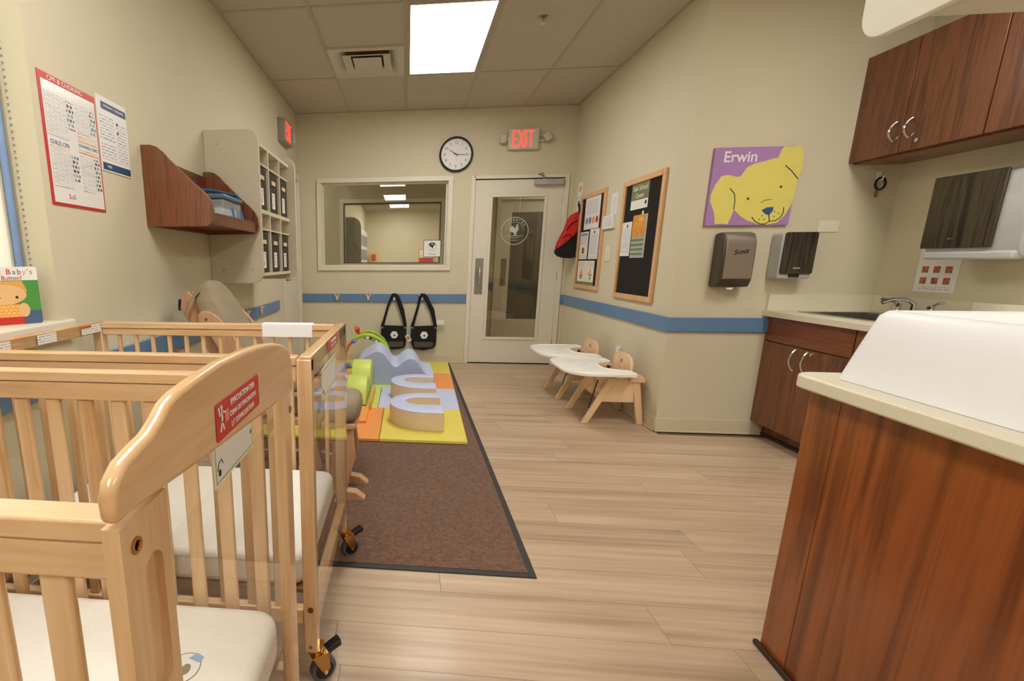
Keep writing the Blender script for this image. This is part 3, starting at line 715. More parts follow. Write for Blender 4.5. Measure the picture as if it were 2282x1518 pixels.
for y in (3.0495,):
    for (x, z) in ((-1.16, 1.86), (-.975, 1.86), (-1.16, 1.115), (-.975, 1.115)):
        finish('bolt_cap', B().cyl((x, y, z), (x, y-.004, z), .006, seg=10), CHROME, cu_)
first = None
for r, z in enumerate((1.0925, 1.4925)):
    for c in range(3):
        ya, yb = ys[c]+.016, ys[c+1]-.016
        if first is None:
            t = thing('storage_bin', '', 'storage bin', ((XL-.94)/2, (ya+yb)/2, z), 'brown fabric bins in the cubby unit')
            boxp('bin_body', XL+.03, -.945, ya, yb, z, z+.262, BINC, t, .008)
            Pb = Plane((-.9445, (ya+yb)/2, z), (0, 1, 0))
            Pb.rect('handle_tab', -.045, .045, .185, .212, 0, mat('tan_webbing', (206, 188, 148), .9), t, .008, bevel=.002)
            Pb.rect('label_holder', -.036, .036, .03, .135, .0005, PAPER, t, .002)
            Pb.rect('label_slot', -.024, .024, .115, .121, .003, GREY, t); Pb.rect('label_picture', -.02, .004, .045, .075, .003, ORA, t); Pb.rect('label_text', -.026, .026, .08, .11, .003, TEXTL, t)
            first = t
        else:
            t = copy_tree(first); t.location = ((XL-.94)/2, (ya+yb)/2, z)
        t['label'] = 'brown labelled fabric bin, %s cubby row, %s' % (('lower', 'upper')[r], ('nearest the walnut shelf', 'middle of the three', 'farthest from the walnut shelf')[c])

# ------------------------------------------------------------------ boards and prints on the right wall
PRW = Plane((XR, 0, 0), (0, -1, 0))   # u = -y
def board(name, label, ya, yb, z0, z1):
    t = thing(name, label, 'notice board', (XR, (ya+yb)/2, z0))
    w = .04
    for q, nm in (((-yb, -ya, z1-w, z1), 'frame_rail'), ((-yb, -ya, z0, z0+w), 'frame_rail'), ((-yb, -yb+w, z0+w, z1-w), 'frame_rail'), ((-ya-w, -ya, z0+w, z1-w), 'frame_rail')):
        PRW.rect(nm, *q, .0005, FRAMEW, t, .02, bevel=.003)
    PRW.rect('felt', -yb+w, -ya-w, z0+w, z1-w, .0005, CORK, t, .006)
    return t
bA = board('notice_board', 'narrow oak-framed black notice board nearest the glass door', 4.664, 5.303, .895, 1.795)
bC = board('notice_board', 'tall oak-framed black notice board nearest the room corner', 3.648, 4.303, .868, 1.775)
def sheet(name, label, y0, y1, z0, z1, off=.0072, m=PAPER, cat='paper'):
    t = thing(name, label, cat, (XR-off, (y0+y1)/2, z0)); PRW.rect('sheet', -y1, -y0, z0, z1, off, m, t, .0015)
    return t
OF = .0092
s1 = sheet('paper_sheet', 'white sheet with four coloured discs at the top of the narrow board', 4.79, 5.17, 1.46, 1.76)
PRW.rect('text_block', -5.13, -4.83, 1.60, 1.73, OF, TEXTL, s1)
for k, m_ in enumerate((GREY, BLUE, ORA, RED)): PRW.disc('coloured_disc', -5.1+.085*k, 1.54, .032, OF+.0004*0, m_, s1, n=16)
s2 = sheet('paper_sheet', 'white sheet with a small dark picture on the narrow board', 5.02, 5.24, 1.18, 1.44)
PRW.rect('grey_band', -5.22, -5.04, 1.405, 1.425, OF, GREY, s2); PRW.rect('text_block', -5.22, -5.04, 1.32, 1.40, OF, TEXTL, s2); PRW.rect('picture', -5.16, -5.10, 1.235, 1.29, OF, mat('brown_print', (110, 76, 50), .5), s2); PRW.rect('text_block', -5.22, -5.04, 1.19, 1.225, OF, TEXTL, s2)
s3 = sheet('paper_sheet', 'white printed letter right of the dark picture sheet on the narrow board', 4.75, 4.985, 1.18, 1.455)
PRW.disc('crest', -4.865, 1.425, .014, OF, INK, s3, n=14); PRW.rect('text_block', -4.96, -4.78, 1.22, 1.40, OF, TEXTL, s3); PRW.rect('text_block', -4.96, -4.78, 1.19, 1.205, OF, TEXTL, s3)
s4 = sheet('paper_sheet', 'cream sheet with two colourful diagrams at the foot of the narrow board', 4.80, 5.24, .935, 1.165, m=mat('cream_paper', (238, 232, 212), .5))
PRW.rect('olive_band', -5.24, -4.80, .935, .965, OF, mat('olive_print', (122, 122, 84), .5), s4)
PRW.rect('text_block', -5.21, -5.05, 1.10, 1.15, OF, TEXTL, s4); PRW.rect('text_block', -4.99, -4.83, 1.12, 1.15, OF, TEXTL, s4)
PRW.poly('diagram', [(-5.17, 1.03), (-5.12, 1.09), (-5.08, 1.03)], OF, ORA, s4); PRW.rect('diagram', -5.16, -5.1, .99, 1.01, OF, BLUE, s4); PRW.rect('diagram', -5.16, -5.09, 1.012, 1.028, OF, RED, s4)
PRW.poly('diagram', [(-4.91, 1.05), (-4.86, 1.05), (-4.885, 1.115)], OF, ORA, s4); PRW.poly('diagram', [(-4.935, 1.04), (-4.912, 1.055), (-4.888, 1.035), (-4.91, 1.02)], OF, GREY, s4); PRW.poly('diagram', [(-4.86, 1.045), (-4.835, 1.04), (-4.86, 1.015), (-4.885, 1.03)], OF, BLUE, s4); PRW.poly('diagram', [(-4.905, 1.015), (-4.865, 1.01), (-4.885, .975)], OF, RED, s4)
s5 = sheet('paper_sheet', 'olive and white card reading Safe School Center on the tall board', 3.885, 4.16, 1.545, 1.735, m=PAPER)
OLV = mat('olive_print', (122, 122, 84), .5)
PRW.rect('olive_panel', -4.16, -3.885, 1.612, 1.735, OF, OLV, s5)
PRW.text('lettering', 'Safe School', -4.02, 1.695, .050, OF+.0007, PAPER, s5); PRW.text('lettering', 'Center', -4.02, 1.642, .050, OF+.0007, PAPER, s5)
PRW.disc('crest', -3.915, 1.585, .014, OF, INK, s5, n=14)
o = finish('paper_clip', B().prism([(.012*math.cos(k*PI/6)-3.935, .016*math.sin(k*PI/6)+1.51) for k in range(12)]+[], PRW.O, PRW.u, PRW.v, PRW.n, .0072, .013), WHITE, None, .002)
tag(o, 'small white round clip beneath the Safe School card', 'clip')
s6 = sheet('paper_sheet', 'white crested letter left of the orange booklet on the tall board', 4.10, 4.265, 1.20, 1.46)
PRW.disc('crest', -4.175, 1.43, .014, OF, mat('grey_green', (110, 116, 104), .5), s6, n=14); PRW.rect('text_block', -4.25, -4.11, 1.225, 1.41, OF, TEXTL, s6)
s7 = sheet('booklet', 'orange and green booklet headed Safe beside the crested letter', 3.855, 4.085, 1.185, 1.50, m=mat('grey_page', (176, 178, 170), .5), cat='booklet')
PRW.rect('orange_cover', -4.085, -3.88, 1.34, 1.50, OF, mat('amber_print', (222, 150, 60), .4, var=.25, scale=14), s7); PRW.text('lettering', 'Safe', -3.95, 1.468, .05, OF+.0007, mat('pale_yellow', (250, 226, 150), .5), s7)
for k in range(4): PRW.rect('green_band', -4.085, -3.88, 1.205+.034*k, 1.222+.034*k, OF, mat('sage_print', (116, 130, 100), .5), s7)
s8 = thing('paper_note', 'white slip of paper on the wall between the two boards, the upper one', 'note', (XR, 4.45, 1.44)); PRW.rect('sheet', -4.565, -4.44, 1.46, 1.72, .0005, PAPER, s8, .001); PRW.rect('writing', -4.53, -4.47, 1.50, 1.69, .0017, TEXTL, s8)
s9 = thing('paper_tray', 'small white paper holder on the wall beneath the upper slip', 'holder', (XR, 4.5, 1.43)); PRW.rect('pocket', -4.66, -4.44, 1.435, 1.545, .002, PAPER, s9, .02); PRW.rect('writing', -4.63, -4.47, 1.45, 1.53, .0225, TEXTL, s9)
sw = thing('light_switch', 'cream rocker light switch on the wall between the notice boards', 'light switch', (XR, 4.5, 1.2)); PRW.rect('plate', -4.585, -4.47, 1.16, 1.29, .0005, TRIM, sw, .006, bevel=.002); PRW.rect('rocker', -4.545, -4.51, 1.19, 1.26, .0066, TRIM, sw, .004, bevel=.002)
sg = thing('small_sign', 'little white sign with an orange square in the corner near the door', 'sign', (XR, 5.4, 1.75)); PRW.rect('plate', -5.46, -5.33, 1.80, 1.94, .0005, PAPER, sg, .003); PRW.rect('orange_square', -5.42, -5.36, 1.85, 1.90, .0037, ORA, sg); PRW.rect('lower_card', -5.45, -5.35, 1.66, 1.79, .0005, PAPER, sg, .003)
ot = thing('power_outlet', 'cream wall socket with a white plug guard behind the tray chairs', 'socket', (XR, 4.09, .41)); PRW.rect('plate', -4.13, -4.055, .37, .49, .0005, TRIM, ot, .006, bevel=.002); PRW.rect('guard', -4.11, -4.075, .385, .475, .0066, WHITE, ot, .015, bevel=.003)

# red sling bag on the corner
rb = thing('sling_bag', 'red and black sling backpack hanging in the corner by the glass door', 'backpack', (1.66, 5.33, 1.19))
BY0, BY1 = 5.31, 5.44
outl = [(1.725, 1.66), (1.690, 1.64), (1.655, 1.62), (1.632, 1.58), (1.602, 1.48), (1.548, 1.36), (1.528, 1.28), (1.60, 1.33), (1.68, 1.40), (1.728, 1.47)]
base = [(1.728, 1.465), (1.68, 1.395), (1.60, 1.325), (1.527, 1.278), (1.528, 1.245), (1.56, 1.212), (1.61, 1.195), (1.67, 1.19), (1.727, 1.20)]
finish('red_shell', B().prism(outl, (0, BY0, 0), (1, 0, 0), (0, 0, 1), (0, 1, 0), 0, BY1-BY0), REDM, rb, .02, seg=4)
finish('black_base', B().prism(base, (0, BY0+.002, 0), (1, 0, 0), (0, 0, 1), (0, 1, 0), 0, BY1-BY0), BAGF, rb, .02, seg=4)
finish('strap', B().tube([(1.715, 5.3, 1.62), (1.70, 5.3, 1.70), (1.70, 5.32, 1.735), (1.715, 5.34, 1.70), (1.722, 5.36, 1.6)], .016, 8, (.4, 1.4)), BAGF, rb, smooth=True)
Pb = Plane((0, BY0-.0005, 0), (1, 0, 0))
Pb.line('piping', [(1.60, 1.47), (1.64, 1.53), (1.70, 1.56)], .009, 0, BAGF, rb, .003); Pb.line('piping', [(1.57, 1.39), (1.60, 1.42), (1.64, 1.425), (1.665, 1.38), (1.67, 1.33)], .008, 0, BAGF, rb, .003)
Pb.disc('badge', 1.60, 1.355, .016, 0, mat('dark_olive', (80, 60, 30), .6), rb, .002, n=14)
Pb.line('seam', [(1.53, 1.29), (1.60, 1.335), (1.68, 1.405), (1.725, 1.47)], .008, .0, BAGF, rb, .003)
finish('wall_hook', B().cyl((XR, 5.32, 1.71), (1.69, 5.32, 1.715), .008, seg=8), STEEL, rb)

# ------------------------------------------------------------------ nook wall: painting, dispensers, blank plate, key ring
PNW = Plane((0, YD, 0), (1, 0, 0))
pt = thing('canvas_painting', 'purple canvas painted with a yellow puppy face and the word Erwin', 'painting', (2.1, YD, 1.377))
PURP = mat('purple_paint', (172, 130, 188), .7, var=.05, scale=6); DOG = mat('yellow_paint', (228, 216, 112), .7, var=.03, scale=10)
U0, U1, V0, V1 = 1.858, 2.341, 1.377, 1.836
PNW.rect('canvas', U0, U1, V0, V1, 0.0005, PURP, pt, .022, bevel=.002)
K = .0231
fx = lambda x, y: (U0+(x-(110+(860-y)*.13))/770*(U1-U0), V0+(858-y)/735*(V1-V0))
def dp(l): return [fx(*q) for q in l]
head = [(395, 400), (440, 385), (490, 310), (560, 275), (640, 258), (720, 235), (770, 225), (800, 150), (820, 126), (900, 128), (965, 120), (990, 190), (985, 330), (945, 440), (930, 560), (905, 650), (850, 760), (780, 830), (690, 852), (600, 848), (500, 810), (440, 770), (385, 715), (375, 640)]
PNW.poly('dog_head', dp(head), K, DOG, pt)
PNW.poly('dog_ear', dp([(260, 385), (320, 378), (400, 396), (420, 480), (390, 560), (380, 700), (350, 780), (320, 845), (255, 840), (200, 845), (195, 740), (155, 620), (162, 560), (200, 470)]), K+.0003, DOG, pt)
DKP = mat('dark_paint', (70, 60, 40), .7); NB = mat('nose_blue', (48, 84, 130), .6)
PNW.line('dog_outline', dp([(340, 505), (380, 555), (385, 620), (376, 700)]), .005, K+.001, DKP, pt); PNW.line('dog_outline', dp([(835, 300), (890, 350), (950, 425)]), .005, K+.001, DKP, pt)
PNW.line('dog_mouth', dp([(545, 780), (575, 820), (620, 845), (670, 845), (705, 820), (700, 760)]), .005, K+.001, DKP, pt); PNW.line('dog_mouth', dp([(705, 820), (760, 815), (805, 785), (830, 740), (832, 690)]), .005, K+.001, DKP, pt)
PNW.line('dog_brow', dp([(620, 645), (660, 620), (715, 612)]), .003, K+.001, DKP, pt)
for q in ((505, 603), (802, 496)): PNW.disc('dog_eye', *fx(*q), .007, K+.001, DKP, pt, n=14)
for q in ((638, 768), (613, 802), (658, 803), (752, 730), (788, 745), (748, 775)): PNW.disc('dog_freckle', *fx(*q), .0035, K+.001, DKP, pt, n=10)
PNW.poly('dog_nose', dp([(632, 715), (680, 688), (740, 685), (735, 720), (700, 765), (660, 745)]), K+.0012, NB, pt)
PNW.text('lettering', 'Erwin', fx(430, 215)[0], fx(430, 215)[1], .088, K+.001, PAPER, pt, wide=.95, bold=.0016)

# soap dispenser (grey, curved)
sd = thing('soap_dispenser', 'brushed grey curved soap dispenser with lettering beneath the painting', 'dispenser', (2.03, YD, 1.0))
GSTEEL = mat('grey_metallic', (140, 128, 116), .35, .4, var=.04); SMOKE = mat('smoked_plastic', (66, 58, 48), .3)
prof = [(0, .995), (0, 1.33), (.05, 1.335), (.085, 1.32), (.105, 1.28), (.11, 1.2), (.11, 1.05), (.09, 1.0)]
finish('body', B().prism([(YD-p_[0], p_[1]) for p_ in prof], (1.938, 0, 0), (0, 1, 0), (0, 0, 1), (1, 0, 0), 0, .192), SMOKE, sd, .012, seg=3)
prof2 = [(.05, 1.337), (.09, 1.325), (.113, 1.285), (.118, 1.2), (.118, 1.05), (.10, 1.045), (.10, 1.2), (.095, 1.28), (.08, 1.305), (.05, 1.315)]
finish('front_cover', B().prism([(YD-p_[0], p_[1]) for p_ in prof2], (1.952, 0, 0), (0, 1, 0), (0, 0, 1), (1, 0, 0), 0, .168), GSTEEL, sd, .005, seg=2)
Plane((0, YD-.1185, 0), (1, 0, 0)).text('lettering', 'Scott', 2.035, 1.215, .040, 0, INK, sd, bold=.0006, shear=.35, rot=.12)
finish('nozzle', B().lathe([(.02, 0), (.018, -.012), (.01, -.014)], (2.03, YD-.07, .996), seg=14), WHITE, sd, smooth=True)
# small towel/soap dispenser with dark woodgrain door
def striped(name):
    return wood(name, [(16, 12, 8), (34, 27, 20), (70, 60, 46), (26, 20, 14), (14, 10, 8)], 'z', 26, .04, .38, .05, .5, 0, .2)
EB = striped('ebony_panel'); LG = mat('light_grey_plastic', (186, 186, 184), .4)
ed = thing('soap_dispenser', 'small pale grey dispenser with a dark woodgrain front beside the blank plate', 'dispenser', (2.41, YD, 1.05))
boxp('body', 2.275, 2.462, YD-.105, YD, 1.05, 1.325, LG, ed, .012)
finish('front_panel', B().prism(rrect(2.279, 2.46, 1.08, 1.33, .012), (0, YD-.105, 0), (1, 0, 0), (0, 0, 1), (0, -1, 0), 0, .012), EB, ed, .003)
boxp('badge', 2.345, 2.385, YD-.119, YD-.117, 1.112, 1.12, CHROME, ed); boxp('sensor', 2.335, 2.395, YD-.108, YD-.104, 1.06, 1.08, INK, ed)
o = thing('blank_plate', 'cream blank cover plate on the nook wall above the small dispenser', 'cover plate', (2.585, YD, 1.33)); PNW.rect('plate', 2.528, 2.645, 1.333, 1.403, .0005, TRIM, o, .005, bevel=.002)
kr = thing('key_ring', 'black coiled key ring on a white hook beneath the wall cabinet', 'key ring', (2.81, YD, 1.60))
PNW.rect('hook_plate', 2.80, 2.825, 1.625, 1.685, .0005, WHITE, kr, .006, bevel=.002)
finish('hook', B().tube([(2.812, YD-.006, 1.64), (2.812, YD-.03, 1.63), (2.812, YD-.035, 1.655)], .004, 8), WHITE, kr)
finish('coil', B().tube([(2.812+.027*math.cos(a), YD-.022, 1.612+.034*math.sin(a)) for a in [2*PI*i/20 for i in range(20)]], .006, 8, closed=True), BLACK, kr, smooth=True)
finish('key', B().box(2.795, 2.81, YD-.02, YD-.017, 1.535, 1.575), BRASS, kr)

# ------------------------------------------------------------------ wall cabinets
def bow_handle(p0, p1, out, parent, r=.0055, name='handle'):
    p0, p1, out = Vector(p0), Vector(p1), Vector(out)
    pts = [p0]+[p0.lerp(p1, t)+out*(math.sin(PI*t)**.7) for t in [i/10 for i in range(1, 10)]]+[p1]
    rr = [r*1.5]+[r]*9+[r*1.5]
    return finish(name, B().tube(pts, rr, 8), CHROME, parent, smooth=True)
uc = thing('upper_cabinet', 'dark walnut wall cabinet over the sink counter, the one with paired handles', 'wall cabinet', (2.78, 3.1, 1.73))
boxp('carcass', 2.65, XC-.001, 2.70, YD-.001, 1.73, 2.305, CAB, uc)
for a, c, hy in ((3.105, YD-.003, 3.145), (2.705, 3.10, 3.06)):
    d = boxp('door', 2.63, 2.649, a, c, 1.732, 2.303, CAB, uc, .0015)
    bow_handle((2.63, hy, 1.80), (2.63, hy, 1.895), (-.03, 0, 0), d)
finish('lock', B().cyl((2.63, 3.005, 1.775), (2.622, 3.005, 1.775), .01, seg=14), CHROME, uc)
boxp('underside_panel', 2.66, XC-.001, 2.70, YD-.002, 1.722, 1.729, CABX, uc)
uc2 = thing('upper_cabinet', 'dark walnut wall cabinet at the right edge, next in the row', 'wall cabinet', (2.78, 2.3, 1.73))
boxp('carcass', 2.65, XC-.001, 1.90, 2.698, 1.73, 2.305, CAB, uc2)
for a, c in ((2.301, 2.697), (1.902, 2.298)):
    d = boxp('door', 2.63, 2.649, a, c, 1.732, 2.303, CAB, uc2, .0015)
    bow_handle((2.63, 2.34 if a > 2 else 2.26, 1.80), (2.63, 2.34 if a > 2 else 2.26, 1.895), (-.03, 0, 0), d)
boxp('underside_panel', 2.66, XC-.001, 1.902, 2.698, 1.722, 1.729, CABX, uc2)

# ------------------------------------------------------------------ sink counter and base cabinets
def base_cab(y0, y1, label):
    t = thing('base_cabinet', label, 'base cabinet', (2.63, (y0+y1)/2, 0))
    finish('carcass', B().box(2.352, XC-.001, y0, y0+.018, .10, .812).box(2.352, XC-.001, y1-.018, y1, .10, .812).box(2.352, XC-.001, y0+.018, y1-.018, .10, .118).box(XC-.012, XC-.001, y0+.018, y1-.018, .118, .812).box(2.352, 2.37, y0+.018, y1-.018, .65, .812), CAB, t)
    boxp('toe_kick', 2.42, 2.44, y0, y1, .002, .10, CAB, t); boxp('shoe_moulding', 2.405, 2.42, y0, y1, .001, .02, mat('dark_shoe', (50, 24, 12), .5), t, .004)
    boxp('false_front', 2.332, 2.351, y0+.003, y1-.003, .655, .805, CABX, t, .0015)
    ym = (y0+y1)/2
    for a, c, hy in ((ym+.0015, y1-.003, ym+.045), (y0+.003, ym-.0015, ym-.045)):
        d = boxp('door', 2.332, 2.351, a, c, .102, .650, CAB, t, .0015)
        bow_handle((2.332, hy, .51), (2.332, hy, .635), (-.03, 0, 0), d)
    finish('lock', B().cyl((2.332, ym-.075, .628), (2.324, ym-.075, .628), .009, seg=14), CHROME, t)
    return t
base_cab(2.76, YD-.002, 'walnut base cabinet beneath the sink, with paired bow handles')
base_cab(2.10, 2.758, 'walnut base cabinet hidden partly behind the changing counter')
ct = thing('sink_counter', 'speckled cream laminate counter with backsplash along the sink wall', 'counter', (2.6, 2.75, .815))
bb = B().box(2.305, 2.45, 2.1, YD-.001, .815, .847).box(2.84, XC-.001, 2.1, YD-.001, .815, .847).box(2.45, 2.84, 3.28, YD-.001, .815, .847).box(2.45, 2.84, 2.1, 2.74, .815, .847)
finish('worktop', bb, COUNTER, ct)
boxp('front_edge', 2.297, 2.305, 2.1, YD-.001, .811, .847, COUNTER, ct, .003)
boxp('backsplash', XC-.02, XC-.001, 2.1, YD-.02, .847, .95, COUNTER, ct, .002); boxp('side_splash', 2.31, XC-.001, YD-.02, YD-.001, .847, .95, COUNTER, ct, .002)
sk = thing('steel_sink', 'stainless steel drop-in sink in the speckled counter', 'sink', (2.645, 3.01, .8))
finish('rim', B().box(2.43, 2.86, 2.72, 2.745, .8475, .851).box(2.43, 2.86, 3.275, 3.30, .8475, .851).box(2.43, 2.455, 2.745, 3.275, .8475, .851).box(2.79, 2.86, 2.745, 3.275, .8475, .851), STEEL, sk, .001)
finish('bowl', B().box(2.453, 2.457, 2.745, 3.275, .70, .848).box(2.788, 2.792, 2.745, 3.275, .70, .848).box(2.457, 2.788, 2.745, 2.749, .70, .848).box(2.457, 2.788, 3.271, 3.275, .70, .848).box(2.453, 2.792, 2.745, 3.275, .696, .70), STEEL, sk)
fc = thing('faucet', 'chrome two-lever faucet behind the white changing tray', 'faucet', (2.83, 3.03, .851))
boxp('deck_plate', 2.805, 2.855, 2.92, 3.16, .8512, .866, CHROME, fc, .006)
finish('spout', B().tube([(2.83, 3.04, .866), (2.828, 3.04, .92), (2.80, 3.055, .945), (2.74, 3.07, .945), (2.70, 3.08, .925)], [.014, .012, .011, .011, .012], 10), CHROME, fc, smooth=True)
for s, y in ((1, 3.13), (-1, 2.95)):
    finish('valve_stem', B().lathe([(.02, 0), (.016, .03), (.018, .045), (.008, .055)], (2.83, y, .866), seg=14), CHROME, fc, smooth=True)
    finish('lever', B().tube([(2.83, y, .915), (2.815, y-.05 if s < 0 else y+.035, .935), (2.80, y-.085 if s < 0 else y+.07, .94)], [.007, .007, .011], 8), CHROME, fc, smooth=True)
o = thing('splash_strip', 'pale cream strip in front of the backsplash right of the faucet', 'board', (2.87, 2.5, .847)); boxp('board', 2.865, 2.885, 2.15, 2.79, .8475, .953, mat('pale_cream', (232, 226, 204), .4), o, .003)  # plain pale strip added over a lighter stretch of backsplash
# towel dispenser
td = thing('towel_dispenser', 'large pale grey towel dispenser with a dark woodgrain front over the sink', 'dispenser', (2.85, 2.9, 1.17))
finish('body', B().prism([(XC-.001, 1.17), (XC-.001, 1.60), (2.73, 1.565), (2.715, 1.55), (2.715, 1.225), (2.73, 1.175)], (0, 2.515, 0), (1, 0, 0), (0, 0, 1), (0, 1, 0), 0, .42), LG, td, .01)
boxp('front_panel', 2.70, 2.714, 2.625, 2.945, 1.22, 1.575, EB, td, .006)
boxp('paper_slot', 2.722, 2.74, 2.64, 2.92, 1.205, 1.222, INK, td); boxp('chin', 2.705, 2.76, 2.53, 2.925, 1.165, 1.205, LG, td, .01)
boxp('badge', 2.697, 2.6995, 2.775, 2.815, 1.262, 1.272, CHROME, td)
hw = thing('handwash_notice', 'white notice with six small photographs beneath the towel dispenser', 'poster', (XC, 3.03, .98))
PSW = Plane((XC, 0, 0), (0, -1, 0))
PSW.rect('sheet', -3.175, -2.955, .985, 1.235, .0005, PAPER, hw, .0015); PSW.rect('text_block', -3.15, -3.0, 1.17, 1.22, .0022, TEXTL, hw); PSW.rect('text_block', -3.15, -2.98, 1.0, 1.015, .0022, TEXTL, hw)
SK = mat('skin_photo', (176, 96, 70), .5, var=.5, scale=60)
for r in range(2):
    for c in range(3): PSW.rect('photo', -3.147+c*.062, -3.112+c*.062, 1.03+r*.062, 1.066+r*.062, .0022, SK, hw)

# ------------------------------------------------------------------ near changing counter
RI = math.radians(-3)       # slight turn of the whole unit
def isl(x, y, z=0): return (x, y, z)
iu = thing('changing_counter', 'walnut changing counter with pale laminate top in the right foreground', 'counter', (1.10, 1.40, 0), rz=RI)
def lbox(name, x0, x1, y0, y1, z0, z1, m, bevel=0, parent=iu): return finish(name, B().box(x0, x1, y0, y1, z0, z1), m, parent, bevel, local=True)
lbox('side_panel', 0, .02, -1.6, -.105, .0, .822, CABI, .001); lbox('corner_panel', 0, .02, -.103, 0, .0, .822, CABI, .001)
lbox('end_panel', .02, .78, -.02, 0, .0, .822, CABI); lbox('back_panel', .76, .78, -1.6, -.02, 0, .822, CABI)
lbox('near_panel', .02, .76, -1.6, -1.58, 0, .822, CABI)
lbox('shoe_moulding', -.014, 0, -1.6, .014, .0005, .018, mat('dark_shoe', (50, 24, 12), .5), .005)
finish('worktop', B().prism(rrect(-.035, .82, -1.63, .04, .05), (0, 0, 0), (1, 0, 0), (0, 1, 0), (0, 0, 1), .822, .86), COUNTER, iu, .006, local=True)
finish('bumper', B().lathe([(.022, 0), (.02, -.014), (.008, -.02)], (0, -.592, .566), 'x', 20), BLACK, iu, smooth=True, local=True)
ch = thing('changing_tray', 'large white plastic changing tray with flared sides on the near counter', 'changing tray', (1.10, 1.40, .86), rz=RI)
def tray(bb, x0, x1, y0, y1, z0, z1, inset, r0, r1, th):
    rings = []
    def ring_(d, z, r): return [bb.bm.verts.new((p_[0], p_[1], z)) for p_ in rrect(x0+d, x1-d, y0+d, y1-d, r, n=6)]
    spec = [(0, z0, r0), (inset*.5, z0+(z1-z0)*.5, r0), (inset*.93, z1-.012, r1), (inset+.008, z1, r1), (inset+th*.8, z1-.002, r1), (inset+th+.03, z1-.05, r1), (inset+th+.06, z0+.05, r1), (inset+th+.12, z0+.03, r1)]
    for q in spec: rings.append(ring_(*q))
    for A, C in zip(rings, rings[1:]):
        k = len(A)
        for j in range(k): bb.bm.faces.new([A[j], A[(j+1) % k], C[(j+1) % k], C[j]])
    bb.bm.faces.new(rings[0]); bb.bm.faces.new(list(reversed(rings[-1])))
    return bb
finish('basin', tray(B(), .022, .62, -1.2, -.03, .0008, .182, .035, .03, .035, .05), WHITE, ch, smooth=True, local=True)
finish('pad', B().pillow(.16, .48, -1.05, -.18, .035, .085), mat('pad_vinyl', (226, 228, 232), .5), ch, smooth=True, local=True)
# hanging cubby over the counter, only its corner shows
hc = thing('hanging_cubby', 'white ceiling-hung cubby whose rounded side panel shows at the top right', 'cubby', (1.45, 1.3, 1.72))
finish('side_panel', B().prism(rrect(.90, 1.535, 1.705, H-.002, .065, 'd'), (1.15, 0, 0), (0, 1, 0), (0, 0, 1), (1, 0, 0), 0, .02), OFFW, hc, .003)
boxp('bottom_panel', 1.171, 2.1, .92, 1.378, 1.706, 1.726, CUBBY, hc); boxp('back_panel', 1.171, 2.1, .92, .94, 1.727, H-.002, CUBBY, hc); boxp('top_panel', 1.171, 2.1, .94, 1.378, 2.60, 2.62, CUBBY, hc)
boxp('side_panel', 2.1, 2.12, .92, 1.42, 1.72, H-.002, OFFW, hc)
for x in (1.48, 1.79): boxp('divider', x, x+.016, .94, 1.378, 1.727, 2.60, CUBBY, hc)

# ------------------------------------------------------------------ carpet and play mats
cp = thing('floor_carpet', 'large dark brown entrance carpet with black rubber edging', 'carpet', (0, 3.6, 0))
CARP = mat('brown_carpet_pile', (108, 74, 52), 1, var=.45, scale=70, bump=1, bscale=300, sheen=.2)
boxp('pile', -1.05, .475, 1.69, 5.58, .0005, .008, CARP, cp)
EDG = mat('black_edge', (50, 48, 46), .6)
finish('edging', B().box(.475, .503, 1.665, 5.605, .0005, .0065).box(-1.075, .475, 1.665, 1.69, .0005, .0065).box(-1.075, .475, 5.58, 5.605, .0005, .0065).box(-1.075, -1.05, 1.69, 5.58, .0005, .0065), EDG, cp, .002)
mt = thing('play_mat', 'padded vinyl play mat of yellow, orange, lavender and lime squares on the carpet', 'play mat', (-.15, 4.3, .008))
def quad(bb, pts, z0, z1): return bb.prism(pts, (0, 0, 0), (1, 0, 0), (0, 1, 0), (0, 0, 1), z0, z1)
rows = [2.992, 3.68, 4.315, 4.95, 5.56]
xr_ = lambda y: .405+(y-2.99)*.0300
xl_ = lambda y: -1.0
cols = [[(-1.0, -.43, YEL), (-.43, -.165, ORA), (-.165, None, YEL)],
        [(-1.0, -.43, LBL), (-.43, -.215, GRN), (-.215, None, LBL)],
        [(-1.0, -.43, ORA), (-.43, .2, GRN), (.2, None, ORA)],
        [(-1.0, -.43, YEL), (-.43, .2, LBL), (.2, None, YEL)]]
for i in range(4):
    for a, c, m_ in cols[i]:
        ya, yb = rows[i], rows[i+1]
        pts = [(a, ya), (c if c is not None else xr_(ya), ya), (c if c is not None else xr_(yb), yb), (a, yb)]
        cxm = sum(q[0] for q in pts)/4; cym = sum(q[1] for q in pts)/4
        pts = [(q[0]-.0015*(1 if q[0] > cxm else -1), q[1]-.0015*(1 if q[1] > cym else -1)) for q in pts]
        finish('mat_square', quad(B(), pts, .0085, .034), m_, mt, .006)
MZ0 = .0345
def arc(cx, cy, rx, ry, a0, a1, n): return [(cx+rx*math.cos(a0+(a1-a0)*i/n), cy+ry*math.sin(a0+(a1-a0)*i/n)) for i in range(n+1)]
